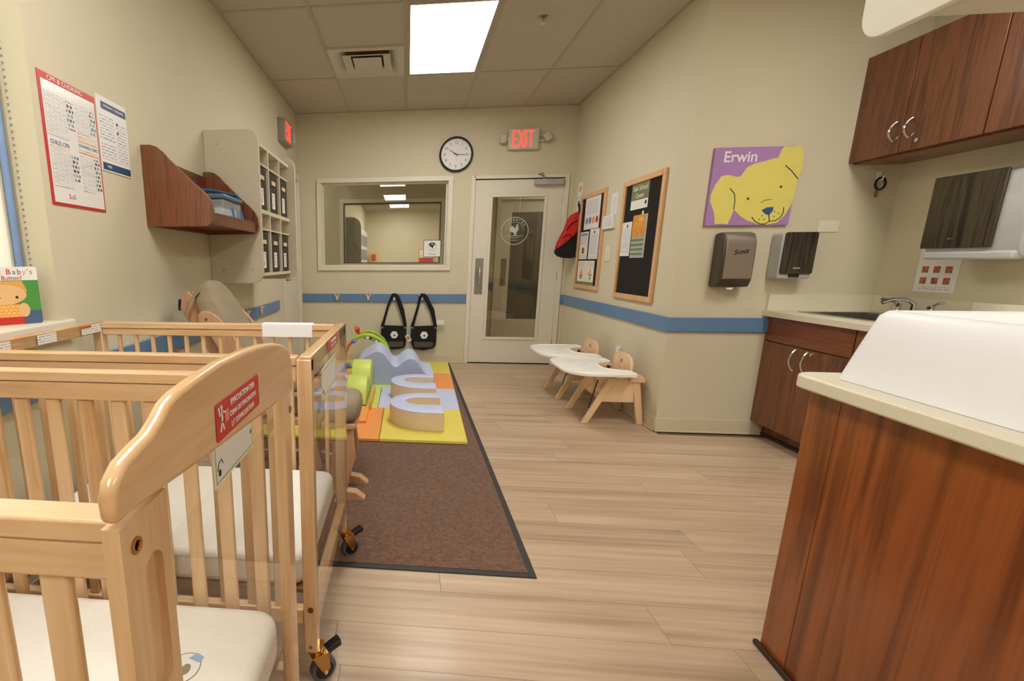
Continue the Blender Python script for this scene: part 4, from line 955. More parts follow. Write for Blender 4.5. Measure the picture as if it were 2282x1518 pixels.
def c_block(dx, dy, label, sx=1):
    t = thing('foam_block', label, 'foam block', (.08+dx, 3.41+dy, MZ0), 'c shaped foam blocks on the play mat')
    out = [(.262, 3.655), (.24, 3.662)]+arc(.13, 3.41, .24, .252, PI/2, 1.5*PI, 20)+[(.24, 3.152), (.262, 3.16)]
    inn = [(.262, 3.345), (.24, 3.350)]+list(reversed(arc(.11, 3.44, .105, .09, PI/2, 1.5*PI, 14)))+[(.24, 3.53), (.262, 3.535)]
    pts = [(-.11+(x+.11)*sx+dx, y+dy) for x, y in out+inn]
    body = B(); n = len(pts); z0, z1 = MZ0, .165
    a = [body.bm.verts.new((x, y, z0)) for x, y in pts]; c = [body.bm.verts.new((x, y, z1-.004)) for x, y in pts]
    for i in range(n): body.bm.faces.new([a[i], a[(i+1) % n], c[(i+1) % n], c[i]])
    body.bm.faces.new(list(reversed(a))); body.bm.faces.new(c)
    finish('side_cover', body, BEI, t, .003, smooth=True)
    finish('top_cover', quad(B(), pts, z1-.004, z1+.002), LBL, t, .004, smooth=True)
c_block(0, 0, 'beige and lavender C-shaped foam block nearest the carpet edge')
c_block(-.015, .65, 'beige and lavender C-shaped foam block just behind the nearest one')
c_block(-.53, .0, 'beige and lavender C-shaped foam block seen through the clear crib end', .66)
c_block(-.55, .57, 'beige and lavender C-shaped foam block farthest left, partly hidden by the crib post', .45)
wv = thing('foam_wave', 'lavender double-hump foam wave climber on the play mat', 'foam climber', (-.1, 4.65, MZ0))
def smooth_curve(P, n=5):
    out = []
    for i in range(len(P)-1):
        p0, p1, p2, p3 = P[max(i-1, 0)], P[i], P[i+1], P[min(i+2, len(P)-1)]
        for k in range(n):
            t = k/n
            out.append(tuple(.5*((2*p1[j])+(-p0[j]+p2[j])*t+(2*p0[j]-5*p1[j]+4*p2[j]-p3[j])*t*t+(-p0[j]+3*p1[j]-3*p2[j]+p3[j])*t**3) for j in range(2)))
    return out+[P[-1]]
top = smooth_curve([(-.475, .12), (-.465, .20), (-.435, .255), (-.395, .285), (-.345, .315), (-.295, .343), (-.25, .349), (-.205, .325), (-.165, .278), (-.13, .228), (-.095, .208), (-.06, .222), (-.025, .256), (.015, .281), (.055, .286), (.095, .268), (.13, .224), (.158, .175), (.19, .148), (.26, .14)], 4)
bb = B(); rings = []
pr_ = [(-.475, MZ0)]+top+[(.27, MZ0)]
fa = [bb.bm.verts.new((x, 4.40, z)) for x, z in pr_]; fb = [bb.bm.verts.new((x-.015, 4.92, z+.002)) for x, z in pr_]
bb.bm.faces.new(list(reversed(fa)))
bb.bm.faces.new(fb)
finish_faces = [bb.bm.faces.new([fa[i], fa[(i+1) % len(fa)], fb[(i+1) % len(fa)], fb[i]]) for i in range(len(fa))]
ws = finish('wave_body', bb, LBL, wv, smooth=True)
fp = B().prism([(x, z-.004) if z > .05 else (x, z) for x, z in pr_], (0, 0, 0), (1, 0, 0), (0, 0, 1), (0, -1, 0), -4.3995, -4.398)
finish('front_cover', fp, PBLUE, wv)
ar = thing('foam_arch', 'lime green foam half-round steps on the play mat', 'foam climber', (-.42, 3.9, MZ0))
def quarter(cy, r, x0, x1, h0): return [(cy+r*math.cos(a), h0+r*math.sin(a)) for a in [PI*i/16 for i in range(17)]]
for cyy, r, x1 in ((3.83, .195, -.305), (4.19, .165, -.300)):
    pts = quarter(cyy, r, 0, 0, .062 if r > .18 else .15)
    if r < .18: pts = [(cyy+r, .062)]+pts+[(cyy-r, .062)]
    finish('half_round', B().prism(pts, (0, 0, 0), (0, 1, 0), (0, 0, 1), (1, 0, 0), -.465, x1), GRN, ar, .006, smooth=True)
o = thing('foam_slab', 'flat orange foam slab beneath the lime steps', 'foam slab', (-.42, 3.7, MZ0)); boxp('slab', -.372, -.275, 3.29, 3.625, MZ0, .061, ORA, o, .008)
boxp('side_strip', -.274, -.262, 3.6, 4.12, MZ0, .10, ORA, o, .004)
# toy gym
gy = thing('toy_gym', 'colourful baby play gym arch with lime bars and an orange leg behind the foam wave', 'toy', (-.4, 5.05, MZ0))
TG = mat('lime_toy', (176, 204, 60), .35); TO = mat('orange_toy', (238, 124, 36), .35); TB = mat('blue_toy', (120, 140, 200), .35); TR = mat('red_toy', (214, 50, 36), .35)
finish('orange_leg', B().tube([(-.645, 5.0, .14), (-.635, 5.0, .22), (-.60, 5.0, .30), (-.56, 5.0, .345)], .022, 8, (.7, 1.2)), TO, gy, smooth=True)
finish('foot', B().ball((-.65, 5.0, .10), .032).cyl((-.65, 5.0, .09), (-.65, 5.0, MZ0), .02), TB, gy, smooth=True)
finish('front_bar', B().tube([(-.565, 5.0, .355), (-.50, 5.0, .395), (-.43, 5.0, .412), (-.36, 5.0, .405), (-.28, 5.0, .365), (-.22, 5.0, .31), (-.18, 5.0, .22), (-.17, 5.0, MZ0+.01)], .02, 8, (1.2, .7)), TG, gy, smooth=True)
finish('rear_bar', B().tube([(-.575, 5.18, .33), (-.55, 5.2, .37), (-.47, 5.2, .41), (-.39, 5.2, .42), (-.31, 5.2, .39), (-.25, 5.2, .34), (-.2, 5.2, .25), (-.18, 5.2, MZ0+.01)], .02, 8, (1.2, .7)), TG, gy, smooth=True)
finish('hinge_ball', B().ball((-.545, 4.97, .355), .028), TB, gy, smooth=True)
finish('red_bird', B().ball((-.515, 5.05, .46), .026, .022, .034).ball((-.50, 5.05, .425), .018), TR, gy, smooth=True)
finish('orange_crest', B().ball((-.525, 5.03, .478), .018, .018, .028), TO, gy, smooth=True)
for k, (x, z, m_) in enumerate(((-.43, .385, TB), (-.40, .385, WHITE), (-.37, .38, BINC), (-.34, .365, TB), (-.31, .345, WHITE), (-.29, .325, TB))):
    finish('bead', B().ball((x, 4.975, z), .014), m_, gy, smooth=True)
finish('ground_ring', B().tube([(-.65, 5.0, .05), (-.62, 5.2, .05)], .014, 8).tube([(-.17, 5.0, .05), (-.18, 5.2, .05)], .014, 8).tube([(-.62, 5.1, .05), (-.2, 5.1, .05)], .012, 8), TB, gy, smooth=True)

# ------------------------------------------------------------------ diaper bags on the hooks
def bag(cx, label, tilt, lean):
    t = thing('messenger_bag', label, 'bag', (cx, YF-.06, .16), 'black messenger bags hung on the blue rail')
    y0, y1 = YF-.085, YF-.012
    w = .143
    bo = [(-w, .435+tilt), (w, .435-tilt), (w+.003, .30), (w-.004, .21), (w-.03, .175+lean), (0.0, .158-lean), (-w+.035, .17-lean), (-w+.01, .22), (-w-.002, .30)]
    finish('body', B().prism([(cx+x, z) for x, z in bo], (0, y0+.012, 0), (1, 0, 0), (0, 0, 1), (0, 1, 0), 0, y1-y0-.012), BAGF, t, .012, seg=3)
    fl = [(-w-.002, .44+tilt), (w+.002, .44-tilt), (w+.002, .265), (-w-.002, .262)]
    finish('flap', B().prism([(cx+x, z) for x, z in fl], (0, y0, 0), (1, 0, 0), (0, 0, 1), (0, 1, 0), 0, .011), BAGF, t, .005)
    P = Plane((cx, y0+.0115, 0), (1, 0, 0))
    P.poly('grey_pocket', [(-w+.03, .258), (w-.03, .258), (w-.035, .205), (w-.06, .195), (-w+.06, .19), (-w+.04, .2)], 0, mat('grey_mesh', (84, 78, 70), .9), t, .003)
    P2 = Plane((cx, y0-.0005, 0), (1, 0, 0))
    P2.poly('badge', [(.042*math.cos(a)*(1+.06*math.cos(6*a))+.005, .335+.042*math.sin(a)*(1+.06*math.cos(6*a))) for a in [2*PI*i/36 for i in range(36)]], 0, PAPER, t, .0015)
    P2.disc('badge_centre', .008, .328, .012, .0018, INK, t, n=14, ry=.009)
    for sx in (-1, 1): finish('buckle', B().box(cx+sx*(w-.012)-.012, cx+sx*(w-.012)+.012, y0-.003, y0-.0005, .408, .43), mat('grey_buckle', (110, 108, 104), .5), t, .002)
    hx, hz = cx+(.0 if tilt > 0 else -.02), .79
    yb = YF-.045
    finish('strap', B().tube([(cx-w+.008, yb, .42), (cx-w+.03, yb, .50), (cx-w*.5, yb, .66), (hx-.03, yb, .76), (hx-.012, yb, hz), (hx+.012, yb, hz), (hx+.035, yb, .76), (cx+w*.62, yb, .62), (cx+w-.02, yb, .48), (cx+w-.008, yb, .42)], [.018, .014, .012, .016, .018, .018, .022, .024, .017, .016], 8, (1.1, .3)), BAGF, t, smooth=True)
    return t
g1 = bag(-.146, 'left of the two black messenger bags, flap tilting down to the right', .004, .0)
g2 = bag(.197, 'right of the two black messenger bags, with a white swing tag', -.006, .004)
boxp('swing_tag', .34, .425, YF-.06, YF-.057, .455, .51, PAPER, g2); finish('tag_print', B().box(.36, .41, YF-.0615, YF-.0602, .47, .495), TEXTL, g2)
M = Matrix.Translation((.022, YF-.10, .30)) @ Matrix.Rotation(-.5, 4, 'Y')
finish('hang_tag', B().box(-.024, .024, -.006, .006, -.04, .04, M), mat('cream_paper', (238, 232, 212), .5), g1, .003); finish('tag_picture', B().box(-.018, .018, -.0075, -.006, -.02, .028, M), mat('coral_print', (226, 120, 104), .5), g1)
finish('tag_string', B().tube([(.0, YF-.05, .46), (.02, YF-.05, .35)], .002, 5), BEI, g1)

# wall notice on the far interior window
o = thing('window_card', 'white card with a round crest stuck on the interior window', 'card', (.27, YF+.05, 1.22))
Pw = Plane((.27, YF+.053, 1.305), (1, 0, 0))
Pw.poly('card_edge', rrect(-.098, .098, -.094, .094, .01), 0, mat('dark_border', (70, 66, 60), .5), o, .001)
Pw.poly('card_face', rrect(-.092, .092, -.088, .088, .008), .0011, PAPER, o, .001)
ring(Pw, 'crest_ring', 0, .022, .045, .003, .0022, mat('taupe_ink', (150, 138, 122), .6), o); ring(Pw, 'crest_ring', 0, .022, .038, .009, .0022, mat('taupe_ink', (150, 138, 122), .6), o, 20, .5, PI-.5)
Pw.poly('cockerel', [(x*.5, .024+y*.5) for x, y in ROOST], .0024, INK, o); Pw.text('lettering', 'Infancy', 0, -.06, .03, .0022, mat('taupe_ink', (150, 138, 122), .6), o)
# small white switch box seen through the door glass
o = thing('hall_notice', 'small framed white notice in the hall seen through the door glass', 'notice', (1.15, HY, 1.3)); Ph = Plane((1.12, HY-.001, 1.3), (1, 0, 0)); Ph.rect('frame', -.06, .07, -.1, .12, 0, INK, o, .01); Ph.rect('sheet', -.055, .065, -.095, .115, .0105, PAPER, o)

# ------------------------------------------------------------------ book on the sill
bk = thing('board_book', 'baby board book with a bright cover standing on the window sill', 'book', (-1.285, 1.59, .9555))
du = Vector((.655, .755, 0)).normalized(); bk.rotation_euler = (math.radians(0), 0, math.atan2(du.y, du.x))
BW, BH = .205, .193
Pk = Plane((-BW, -.0125, 0), (1, 0, 0)); Pk.local = True
Pk.poly('cover', rrect(0, BW, 0, BH, .008), 0, PAPER, bk, .002, local=True); finish('pages', B().prism(rrect(.002, BW-.002, .001, BH-.001, .008), (-BW, 0, 0), (1, 0, 0), (0, 0, 1), (0, -1, 0), -.010, .0115), mat('page_edges', (226, 220, 206), .7), bk, local=True)
Pk.poly('green_ground', [(.1, .045), (BW, .045), (BW, .148), (.1, .148)], .0021, mat('green_print', (76, 150, 66), .5), bk, local=True)
Pk.poly('blue_corner', rrect(.15, BW, 0, .045, .008, 'd'), .0021, mat('slate_print', (74, 96, 130), .5), bk, local=True)
SKIN = mat('peach_print', (226, 186, 132), .5); HAIR = mat('amber_hair', (222, 164, 82), .5)
Pk.poly('cover_hair', [(0, .146), (.158, .146), (.170, .11), (.0, .11)], .0028, HAIR, bk, local=True)
Pk.disc('cover_face', .085, .10, .082, .0034, SKIN, bk, n=28, ry=.036, local=True)
Pk.rect('cover_shirt', .02, .150, .026, .068, .0036, print_mat('gingham', (238, 196, 120), (236, 156, 70), .011, .013, .18), bk, local=True)
Pk.disc('cover_arm', .155, .048, .016, .0044, SKIN, bk, n=16, ry=.024, local=True)
Pk.rect('red_trousers', 0, .15, .001, .026, .0036, RED, bk, local=True)
for u in (.088, .138): Pk.disc('cover_eye', u, .092, .0045, .0044, INK, bk, n=10, local=True)
cols_ = [RED, BLUE, ORA, GREY, mat('purple_print', (140, 100, 160), .5)]
import itertools
tx = 'Where is Baby\'s'
xo = .004
wid_ = {'W': .021, 'h': .0125, 'i': .0075, 's': .012, ' ': .008, 'B': .0175, "'": .006, 'r': .009, 'e': .0135, 'a': .0135, 'b': .014, 'y': .013}
for k, chh in enumerate(tx):
    w_ = wid_[chh]*1.05
    if chh != ' ': Pk.text('title_letter', chh, xo+w_/2, .176, .025, .0022, cols_[(k*3+1) % 5] if chh != 'B' else RED, bk)
    xo += w_
Pk.text('subtitle', 'Belly Button?', .11, .156, .019, .0022, RED, bk)

# ------------------------------------------------------------------ cribs
def slat_meshes(): pass
LABW = print_mat('label_print', (160, 157, 150), (232, 230, 224), .008, .03, .35)
def caster(x, y, z, crib, a=0.9):
    """swivel caster: plate, fork, wheel, brake pedal"""
    d = Vector((math.cos(a), math.sin(a), 0)); s = Vector((-d.y, d.x, 0))
    c = Vector((x, y, 0)); wc = c+d*.022+Vector((0, 0, .038))
    f = finish('caster', B().box(x-.022, x+.022, y-.022, y+.022, z-.006, z).cyl((x, y, z-.006), (x, y, z-.022), .018, seg=14)
               .prism([(-.018, z-.02), (.03, z-.02), (.036, .05), (.022, .028), (.008, .05)], c+s*.021, d, (0, 0, 1), s, -.0015, .0015)
               .prism([(-.018, z-.02), (.03, z-.02), (.036, .05), (.022, .028), (.008, .05)], c-s*.021, d, (0, 0, 1), s, -.0015, .0015)
               .prism([(-.018, -.021), (.03, -.021), (.03, .021), (-.018, .021)], c+Vector((0, 0, z-.022)), d, s, (0, 0, 1), -.002, .002), BRASS, crib)
    W_ = B(); n = 28
    prof = [(.014, .037), (.0145, .030), (.0165, .028)]
    def rng(off, r): return [W_.bm.verts.new(wc+s*off+d*(r*math.cos(2*PI*i/n))+Vector((0, 0, r*math.sin(2*PI*i/n)))) for i in range(n)]
    R_ = [rng(o_, r_) for o_, r_ in ((-.012, .027), (-.0125, .034), (-.008, .038), (.008, .038), (.0125, .034), (.012, .027))]
    for A, C in zip(R_, R_[1:]):
        for j in range(n): W_.bm.faces.new([A[j], A[(j+1) % n], C[(j+1) % n], C[j]])
    W_.bm.faces.new(R_[0]); W_.bm.faces.new(R_[-1])
    finish('wheel', W_, RUBBER, f, smooth=True)
    finish('hub', B().cyl(wc-s*.0135, wc+s*.0135, .027, seg=20), BLACK, f)
    finish('axle', B().cyl(wc-s*.024, wc+s*.024, .005, seg=10), CHROME, f)
    finish('brake_pedal', B().prism([(.012, z-.028), (.05, z-.012), (.074, z-.004), (.076, z-.022), (.05, z-.03), (.014, z-.044)], c, d, (0, 0, 1), s, -.013, .013), BLACK, f, .002)
    finish('spring', B().tube([(x, y, z-.01), (x+.004, y, z-.022)], .012, 8), STEEL, f)
    return f

def long_side(t, y, x0, x1, ztop, zb, kind, w=.033, sp=.08, ph=0):
    """a crib side along x: capped top rail, bottom rail, slats or round spindles"""
    boxp('top_rail', x0, x1, y-.017, y+.017, ztop-.022, ztop, MX, t, .003)
    boxp('side_rail', x0, x1, y-.013, y+.013, ztop-.062 if kind == 'slat' else ztop-.048, ztop-.0235, MX, t, .003)
    zt = ztop-.062 if kind == 'slat' else ztop-.048
    boxp('bottom_rail', x0, x1, y-.013, y+.013, zb, zb+.045, MX, t, .003)
    n = int((x1-x0-.03)/sp); x = x0+.03+ph; me = None
    while x < x1-.012:
        if kind == 'slat':
            if me is None:
                o = boxp('slat', x-w/2, x+w/2, y-.006, y+.006, zb+.045, zt, MZ, t, .004); me = o; xb = x
            else: o = me.copy(); COL.objects.link(o); o.location.x += x-xb
        else:
            if me is None:
                o = finish('spindle', B().cyl((x, y, zb+.045), (x, y, zt), .0085, seg=12), MZ, t, smooth=True); me = o; xb = x
            else: o = me.copy(); COL.objects.link(o); o.location.x += x-xb
        x += sp
def mattress(t, x0, x1, y0, y1, z0, z1):
    m_ = finish('mattress', B().prism(rrect(x0, x1, y0, y1, .05), (0, 0, 0), (1, 0, 0), (0, 1, 0), (0, 0, 1), z0, z1), MATTR, t, .022, seg=4)
    finish('mattress_support', B().box(x0, x1, y0, y1, z0-.012, z0-.001), mat('hardboard', (130, 92, 62), .7), t)
    return m_
def card(t, X, ya, yb, za, zb, off=.001):
    """red evacuation sticker and the white name card on the outer end (facing +x)"""
    return Plane((X, 0, 0), (0, 1, 0))

# --- crib nearest the camera
ca = thing('crib', 'maple crib nearest the camera with an arched end board and red evacuation label', 'crib', (-.72, .67, 0), 'maple cribs side by side')
AX1, AX0, AY0, AY1 = -.236, -1.20, .342, 1.000
hb = [(.338, .950), (.336, .972), (.342, .988), (.358, .999), (.38, 1.0045), (.402, 1.008), (.42, 1.0155), (.438, 1.0265), (.46, 1.0325), (.50, 1.036), (.574, 1.040), (.673, 1.0375), (.74, 1.033), (.807, 1.0255), (.86, 1.016), (.895, 1.0075), (.905, 1.001), (.92, .9985), (.94, .988), (.953, .965), (.957, .935), (.955, .900), (.93, .900), (.50, .936), (.40, .947), (.37, .950)]
finish('end_board', B().prism(hb, (AX1, 0, 0), (0, 1, 0), (0, 0, 1), (1, 0, 0), -.013, .004), MY, ca, .007, seg=4)
st = finish('end_post', B().box(AX1-.017, AX1, .345, .425, .12, .942), MZ, ca, .006)
st.modifiers.clear()
# stile with a real scooped hand grip
sc_ = B(); 
cap = [(.392+.017*math.cos(a), .815+.06+.017*math.sin(a)) for a in [PI*i/10 for i in range(11)]]+[(.392+.017*math.cos(a), .815-.06+.017*math.sin(a)) for a in [PI+PI*i/10 for i in range(11)]]
sc_.prism(cap, (AX1, 0, 0), (0, 1, 0), (0, 0, 1), (1, 0, 0), -.009, .02)
cut(st, sc_)
finish('post_bolt', B().lathe([(.008, 0), (.008, .002), (.005, .002), (.004, -.001)], (AX1, .366, .916), 'x', 14), BRASS, ca)
boxp('end_post', AX1-.024, AX1, .893, .950, .12, .905, MZ, ca, .006)
finish('post_bolt', B().lathe([(.008, 0), (.008, .002), (.005, .002), (.004, -.001)], (AX1, .938, .865), 'x', 14), BRASS, ca)
boxp('end_rail', AX1-.024, AX1-.004, .425, .893, .20, .245, MY, ca, .004)
boxp('end_panel', AX1-.016, AX1-.012, .42, .90, .23, .945, ACRY, ca)
# far-left end, same frame
boxp('end_board', AX0, AX0+.045, .338, .957, .90, 1.02, MY, ca, .014); boxp('end_post', AX0, AX0+.042, .345, .425, .12, .90, MZ, ca, .006); boxp('end_post', AX0, AX0+.042, .893, .950, .12, .90, MZ, ca, .006)
boxp('end_rail', AX0, AX0+.03, .425, .893, .20, .245, MY, ca, .004); boxp('end_panel', AX0+.018, AX0+.023, .42, .90, .23, .91, ACRY, ca)
long_side(ca, .378, AX0+.043, AX1-.018, .940, .20, 'slat', .031, .074, .060)
long_side(ca, .932, AX0+.043, AX1-.025, .940, .20, 'slat', .033, .074, .004)
mA = mattress(ca, -1.14, -.264, .41, .912, .315, .415)
# dog motif printed on the mattress (a small round puppy outline)
Pm = Plane((-.405, .735, .4155), (1, 0, 0), (0, 1, 0)); INKB = mat('pale_blue_ink', (150, 176, 224), .6); INKG = mat('warm_grey_ink', (120, 112, 100), .6)
Pm.poly('printed_puppy', [(.03*math.cos(a), .035*math.sin(a)) for a in [2*PI*i/24 for i in range(24)]], 0, PAPER, mA, .0004); Pm.line('printed_outline', [(.03*math.cos(a), .035*math.sin(a)) for a in [2*PI*i/24 for i in range(24)]], .0015, .0002, INKG, mA, .0004, closed=True)
Pm.disc('printed_eye', .005, -.004, .009, .0005, mat('olive_ink', (130, 122, 96), .6), mA, .0004, n=14, ry=.013); Pm.poly('printed_cap', [(.0, .022), (.024, .014), (.028, .028), (.012, .036)], .0005, INKB, mA, .0004)
PX = Plane((AX1+.0045, 0, 0), (0, 1, 0))
PX.poly('evacuation_sticker', rrect(.548, .722, .941, .990, .004), 0, RED, ca, .0008)
PX.text('lettering', 'EVACUATION CRIB', .648, .980, .0115, .001, PAPER, ca, 'CENTER'); PX.text('lettering', 'CUNA DE EVACUACION', .648, .965, .0100, .001, PAPER, ca, 'CENTER'); PX.text('lettering', "LIT D'EVACUATION", .645, .950, .0108, .001, PAPER, ca, 'CENTER')
# running figure pushing a crib
PX.disc('pictogram', .566, .983, .0028, .001, PAPER, ca, n=10); PX.line('pictogram', [(.566, .979), (.566, .964)], .004, .001, PAPER, ca); PX.line('pictogram', [(.566, .964), (.560, .953)], .003, .001, PAPER, ca); PX.line('pictogram', [(.566, .964), (.571, .953)], .003, .001, PAPER, ca); PX.line('pictogram', [(.566, .977), (.577, .974)], .0025, .001, PAPER, ca); PX.rect('pictogram', .576, .589, .960, .975, .001, mat('pink_print', (226, 140, 124), .5), ca); PX.line('pictogram', [(.556, .984), (.559, .974)], .003, .001, PAPER, ca)
PC = Plane((AX1-.0115, 0, 0), (0, 1, 0))
EDGG = mat('green_line', (150, 180, 70), .5)
PC.rect('name_card', .568, .728, .868, .940, .0005, PAPER, ca, .001)
PC.line('card_border', [(.573, .873), (.723, .873), (.723, .936), (.573, .936)], .0015, .0017, EDGG, ca, .0003, closed=True)
PC.disc('card_motif', .585, .885, .004, .0017, INK, ca, n=10, ry=.005); PC.line('card_motif', [(.578, .890), (.582, .899), (.592, .902), (.598, .894)], .0012, .0017, INKG, ca); PC.disc('card_motif', .716, .897, .002, .0017, INK, ca, n=8, ry=.004)
for (x, y) in ((AX1-.021, .385), (AX1-.021, .93), (AX0+.021, .385), (AX0+.021, .93)): caster(x, y, .12, ca, .4)

# --- second crib
cb = thing('crib', 'low maple crib behind the nearest one with clear ends and round spindles', 'crib', (-.7, 1.43, 0), 'maple cribs side by side')
BX1, BX0, BY0_, BY1_ = -.2236, -1.185, 1.107, 1.747
ZT = .943
for x in (BX1-.036, BX0):
    for y in (BY0_, BY1_-.036): boxp('corner_post', x, x+.036, y, y+.036, .12, ZT-.008, MZ, cb, .003)
for x0_, x1_, side in ((BX1-.030, BX1, 1), (BX0, BX0+.030, 0)):
    boxp('end_top_rail', x0_, x1_, BY0_+.002, BY1_-.002, ZT-.04, ZT, MY, cb, .003)
    boxp('end_bottom_rail', x0_, x1_, BY0_+.037, BY1_-.037, .205, .25, MY, cb, .003)
    xp = BX1+.0004 if side else BX0+.031
    boxp('end_panel', xp, xp+.004, BY0_+.003, BY1_-.003, .205, ZT-.002, ACRY, cb)
long_side(cb, BY0_+.018, BX0+.037, BX1-.037, ZT-.002, .205, 'slat', .026, .076, .03)
long_side(cb, BY1_-.018, BX0+.037, BX1-.037, ZT-.002, .205, 'spindle', sp=.0663, ph=.03)
boxp('teething_cover', -.525, -.338, BY1_-.037, BY1_+.001, ZT-.05, ZT+.0008, WHITE, cb, .003)
mB = mattress(cb, -1.14, -.262, 1.15, 1.705, .285, .387)
PB_ = Plane((BX1+.0048, 0, 0), (0, 1, 0))
PB_.rect('evacuation_sticker', 1.33, 1.52, .909, .940, 0, mat('faded_red_print', (206, 96, 84), .5), cb, .0006); PB_.text('lettering', 'EVACUATION CRIB', 1.43, .932, .011, .0008, PAPER, cb); PB_.text('lettering', 'CUNA DE EVACUACION', 1.43, .920, .009, .0008, PAPER, cb)
PB_.rect('name_card', 1.215, 1.47, .80, .885, 0, PAPER, cb, .001); PB_.line('card_border', [(1.222, .807), (1.463, .807), (1.463, .878), (1.222, .878)], .002, .0012, EDGG, cb, .0003, closed=True); PB_.disc('card_motif', 1.24, .82, .006, .0012, INK, cb, n=10)
PLb = Plane((BX0+.0355, 0, 0), (0, 1, 0))
for a, c in ((1.14, 1.285), (1.39, 1.475), (1.60, 1.735)): PLb.rect('warning_label', a, c, ZT-.036, ZT-.004, 0, LABW, cb)
PLb.rect('orange_strip', 1.60, 1.655, ZT-.013, ZT-.005, .001, mat('burnt_orange', (176, 86, 30), .5), cb)
finish('post_bolt', B().cyl((BX1-.016, BY0_-.003, .255), (BX1-.016, BY0_+.002, .255), .008, seg=12), BRASS, cb); finish('post_bolt', B().cyl((BX1-.018, BY0_-.003, .14), (BX1-.018, BY0_+.002, .14), .005, seg=12), CHROME, cb)
for (x, y) in ((BX1-.012, BY0_+.03), (BX1-.004, BY1_-.01), (BX0+.02, BY0_+.03), (BX0+.02, BY1_-.02)): caster(x, y, .12, cb, .6)

# ------------------------------------------------------------------ glider chair behind the cribs
gl_ = thing('glider_chair', 'wooden nursery glider chair with taupe cushions behind the second crib', 'chair', (-.75, 2.5, 0))
GW = wood('glider_wood', [(176, 130, 96), (196, 152, 118), (206, 164, 130)], 'z', 12, .1, .4, .2, .5)
def side_pts(P, y0, y1, name, m_=GW, bev=.006, par=None): return finish(name, B().prism(P, (0, 0, 0), (1, 0, 0), (0, 0, 1), (0, -1, 0), -y1, -y0), m_, par or gl_, bev, seg=3)
for (ya, yb) in ((2.30, 2.325), (2.66, 2.685)):
    side_pts([(-1.03, .875), (-1.03, .905), (-1.01, .925), (-.97, .925), (-.925, .90), (-.875, .845), (-.82, .75), (-.75, .60), (-.66, .42), (-.74, .38), (-.82, .52), (-.90, .68), (-.97, .80)], ya, yb, 'back_stile')
    side_pts([(-.76, .505), (-.42, .505), (-.405, .515), (-.41, .53), (-.76, .53)], ya-.02, yb+.02, 'arm_rest')
    side_pts([(-.50, .505), (-.43, .505), (-.45, .30), (-.42, .12), (-.50, .06), (-.56, .06), (-.52, .20)], ya, yb, 'arm_support')
    side_pts([(-.92, .0), (-.92, .04), (-.80, .06), (-.50, .06), (-.43, .045), (-.40, .012), (-.42, .0)], ya+.01, yb+.02, 'foot_rail')
    finish('bolt', B().cyl((-.985, ya-.003, .885), (-.985, ya, .885), .007, seg=10), BRASS, gl_)
side_pts([(-1.145, .93), (-1.135, .99), (-1.10, 1.02), (-1.075, 1.0), (-.95, .74), (-.80, .42), (-.84, .40), (-1.0, .70)], 2.36, 2.38, 'back_slat'); side_pts([(-1.145, .93), (-1.135, .99), (-1.10, 1.02), (-1.075, 1.0), (-.95, .74), (-.80, .42), (-.84, .40), (-1.0, .70)], 2.60, 2.62, 'back_slat')
side_pts([(-1.13, .93), (-1.12, .99), (-1.095, .99), (-1.105, .93)], 2.38, 2.60, 'top_rail')
side_pts([(-1.185, .915), (-1.18, .975), (-1.172, .97), (-1.175, .915)], 2.42, 2.56, 'recline_lever', BLACK, .002); side_pts([(-1.175, .94), (-1.13, .95), (-1.13, .96), (-1.175, .95)], 2.47, 2.50, 'lever_stem', BLACK, .001)
boxp('seat_frame', -.82, -.44, 2.325, 2.66, .34, .38, GW, gl_, .006); boxp('base_beam', -.72, -.65, 2.31, 2.70, .02, .06, GW, gl_, .004); boxp('base_post', -.72, -.65, 2.47, 2.52, .06, .34, GW, gl_, .004)
Mr = Matrix.Rotation(math.radians(-26), 3, 'Y')
finish('back_cushion', B().pillow(-.95, -.81, 2.30, 2.62, .36, 1.10, .4, M=Mr), TAUPE, gl_, smooth=True).location = (-.0, 0, .0)
finish('seat_cushion', B().pillow(-.84, -.44, 2.34, 2.65, .375, .49, .35), TAUPE, gl_, smooth=True)
for y0_ in (2.27, 2.62): finish('arm_cushion', B().pillow(-.74, -.42, y0_, y0_+.085, .53, .60, .45), TAUPE, gl_, smooth=True)
finish('cushion_tie', B().tube([(-1.03, 2.34, 1.02), (-1.07, 2.30, .97), (-1.09, 2.29, .90)], .008, 6, (.4, 1.6)), TAUPE, gl_)
om = thing('glider_ottoman', 'cushioned wooden footstool with flared foot right of the cribs', 'footstool', (-.3, 2.33, 0))
finish('cushion', B().pillow(-.40, -.215, 2.17, 2.44, .40, .535, .5), TAUPE, om, smooth=True)
side_pts([(-.40, .372), (-.245, .372), (-.228, .385), (-.235, .402), (-.40, .405)], 2.19, 2.42, 'top_frame', par=om)
for ya in (2.21, 2.36):
    side_pts([(-.335, .372), (-.25, .372), (-.235, .22), (-.265, .13), (-.28, .045), (-.37, .045), (-.36, .20)], ya, ya+.025, 'side_leg', par=om)
for ya in (2.19, 2.37): side_pts([(-.40, .0), (-.40, .035), (-.30, .06), (-.23, .05), (-.185, .015), (-.20, .0)], ya, ya+.05, 'foot', par=om)
boxp('stretcher', -.35, -.33, 2.235, 2.36, .10, .14, GW, om, .003)

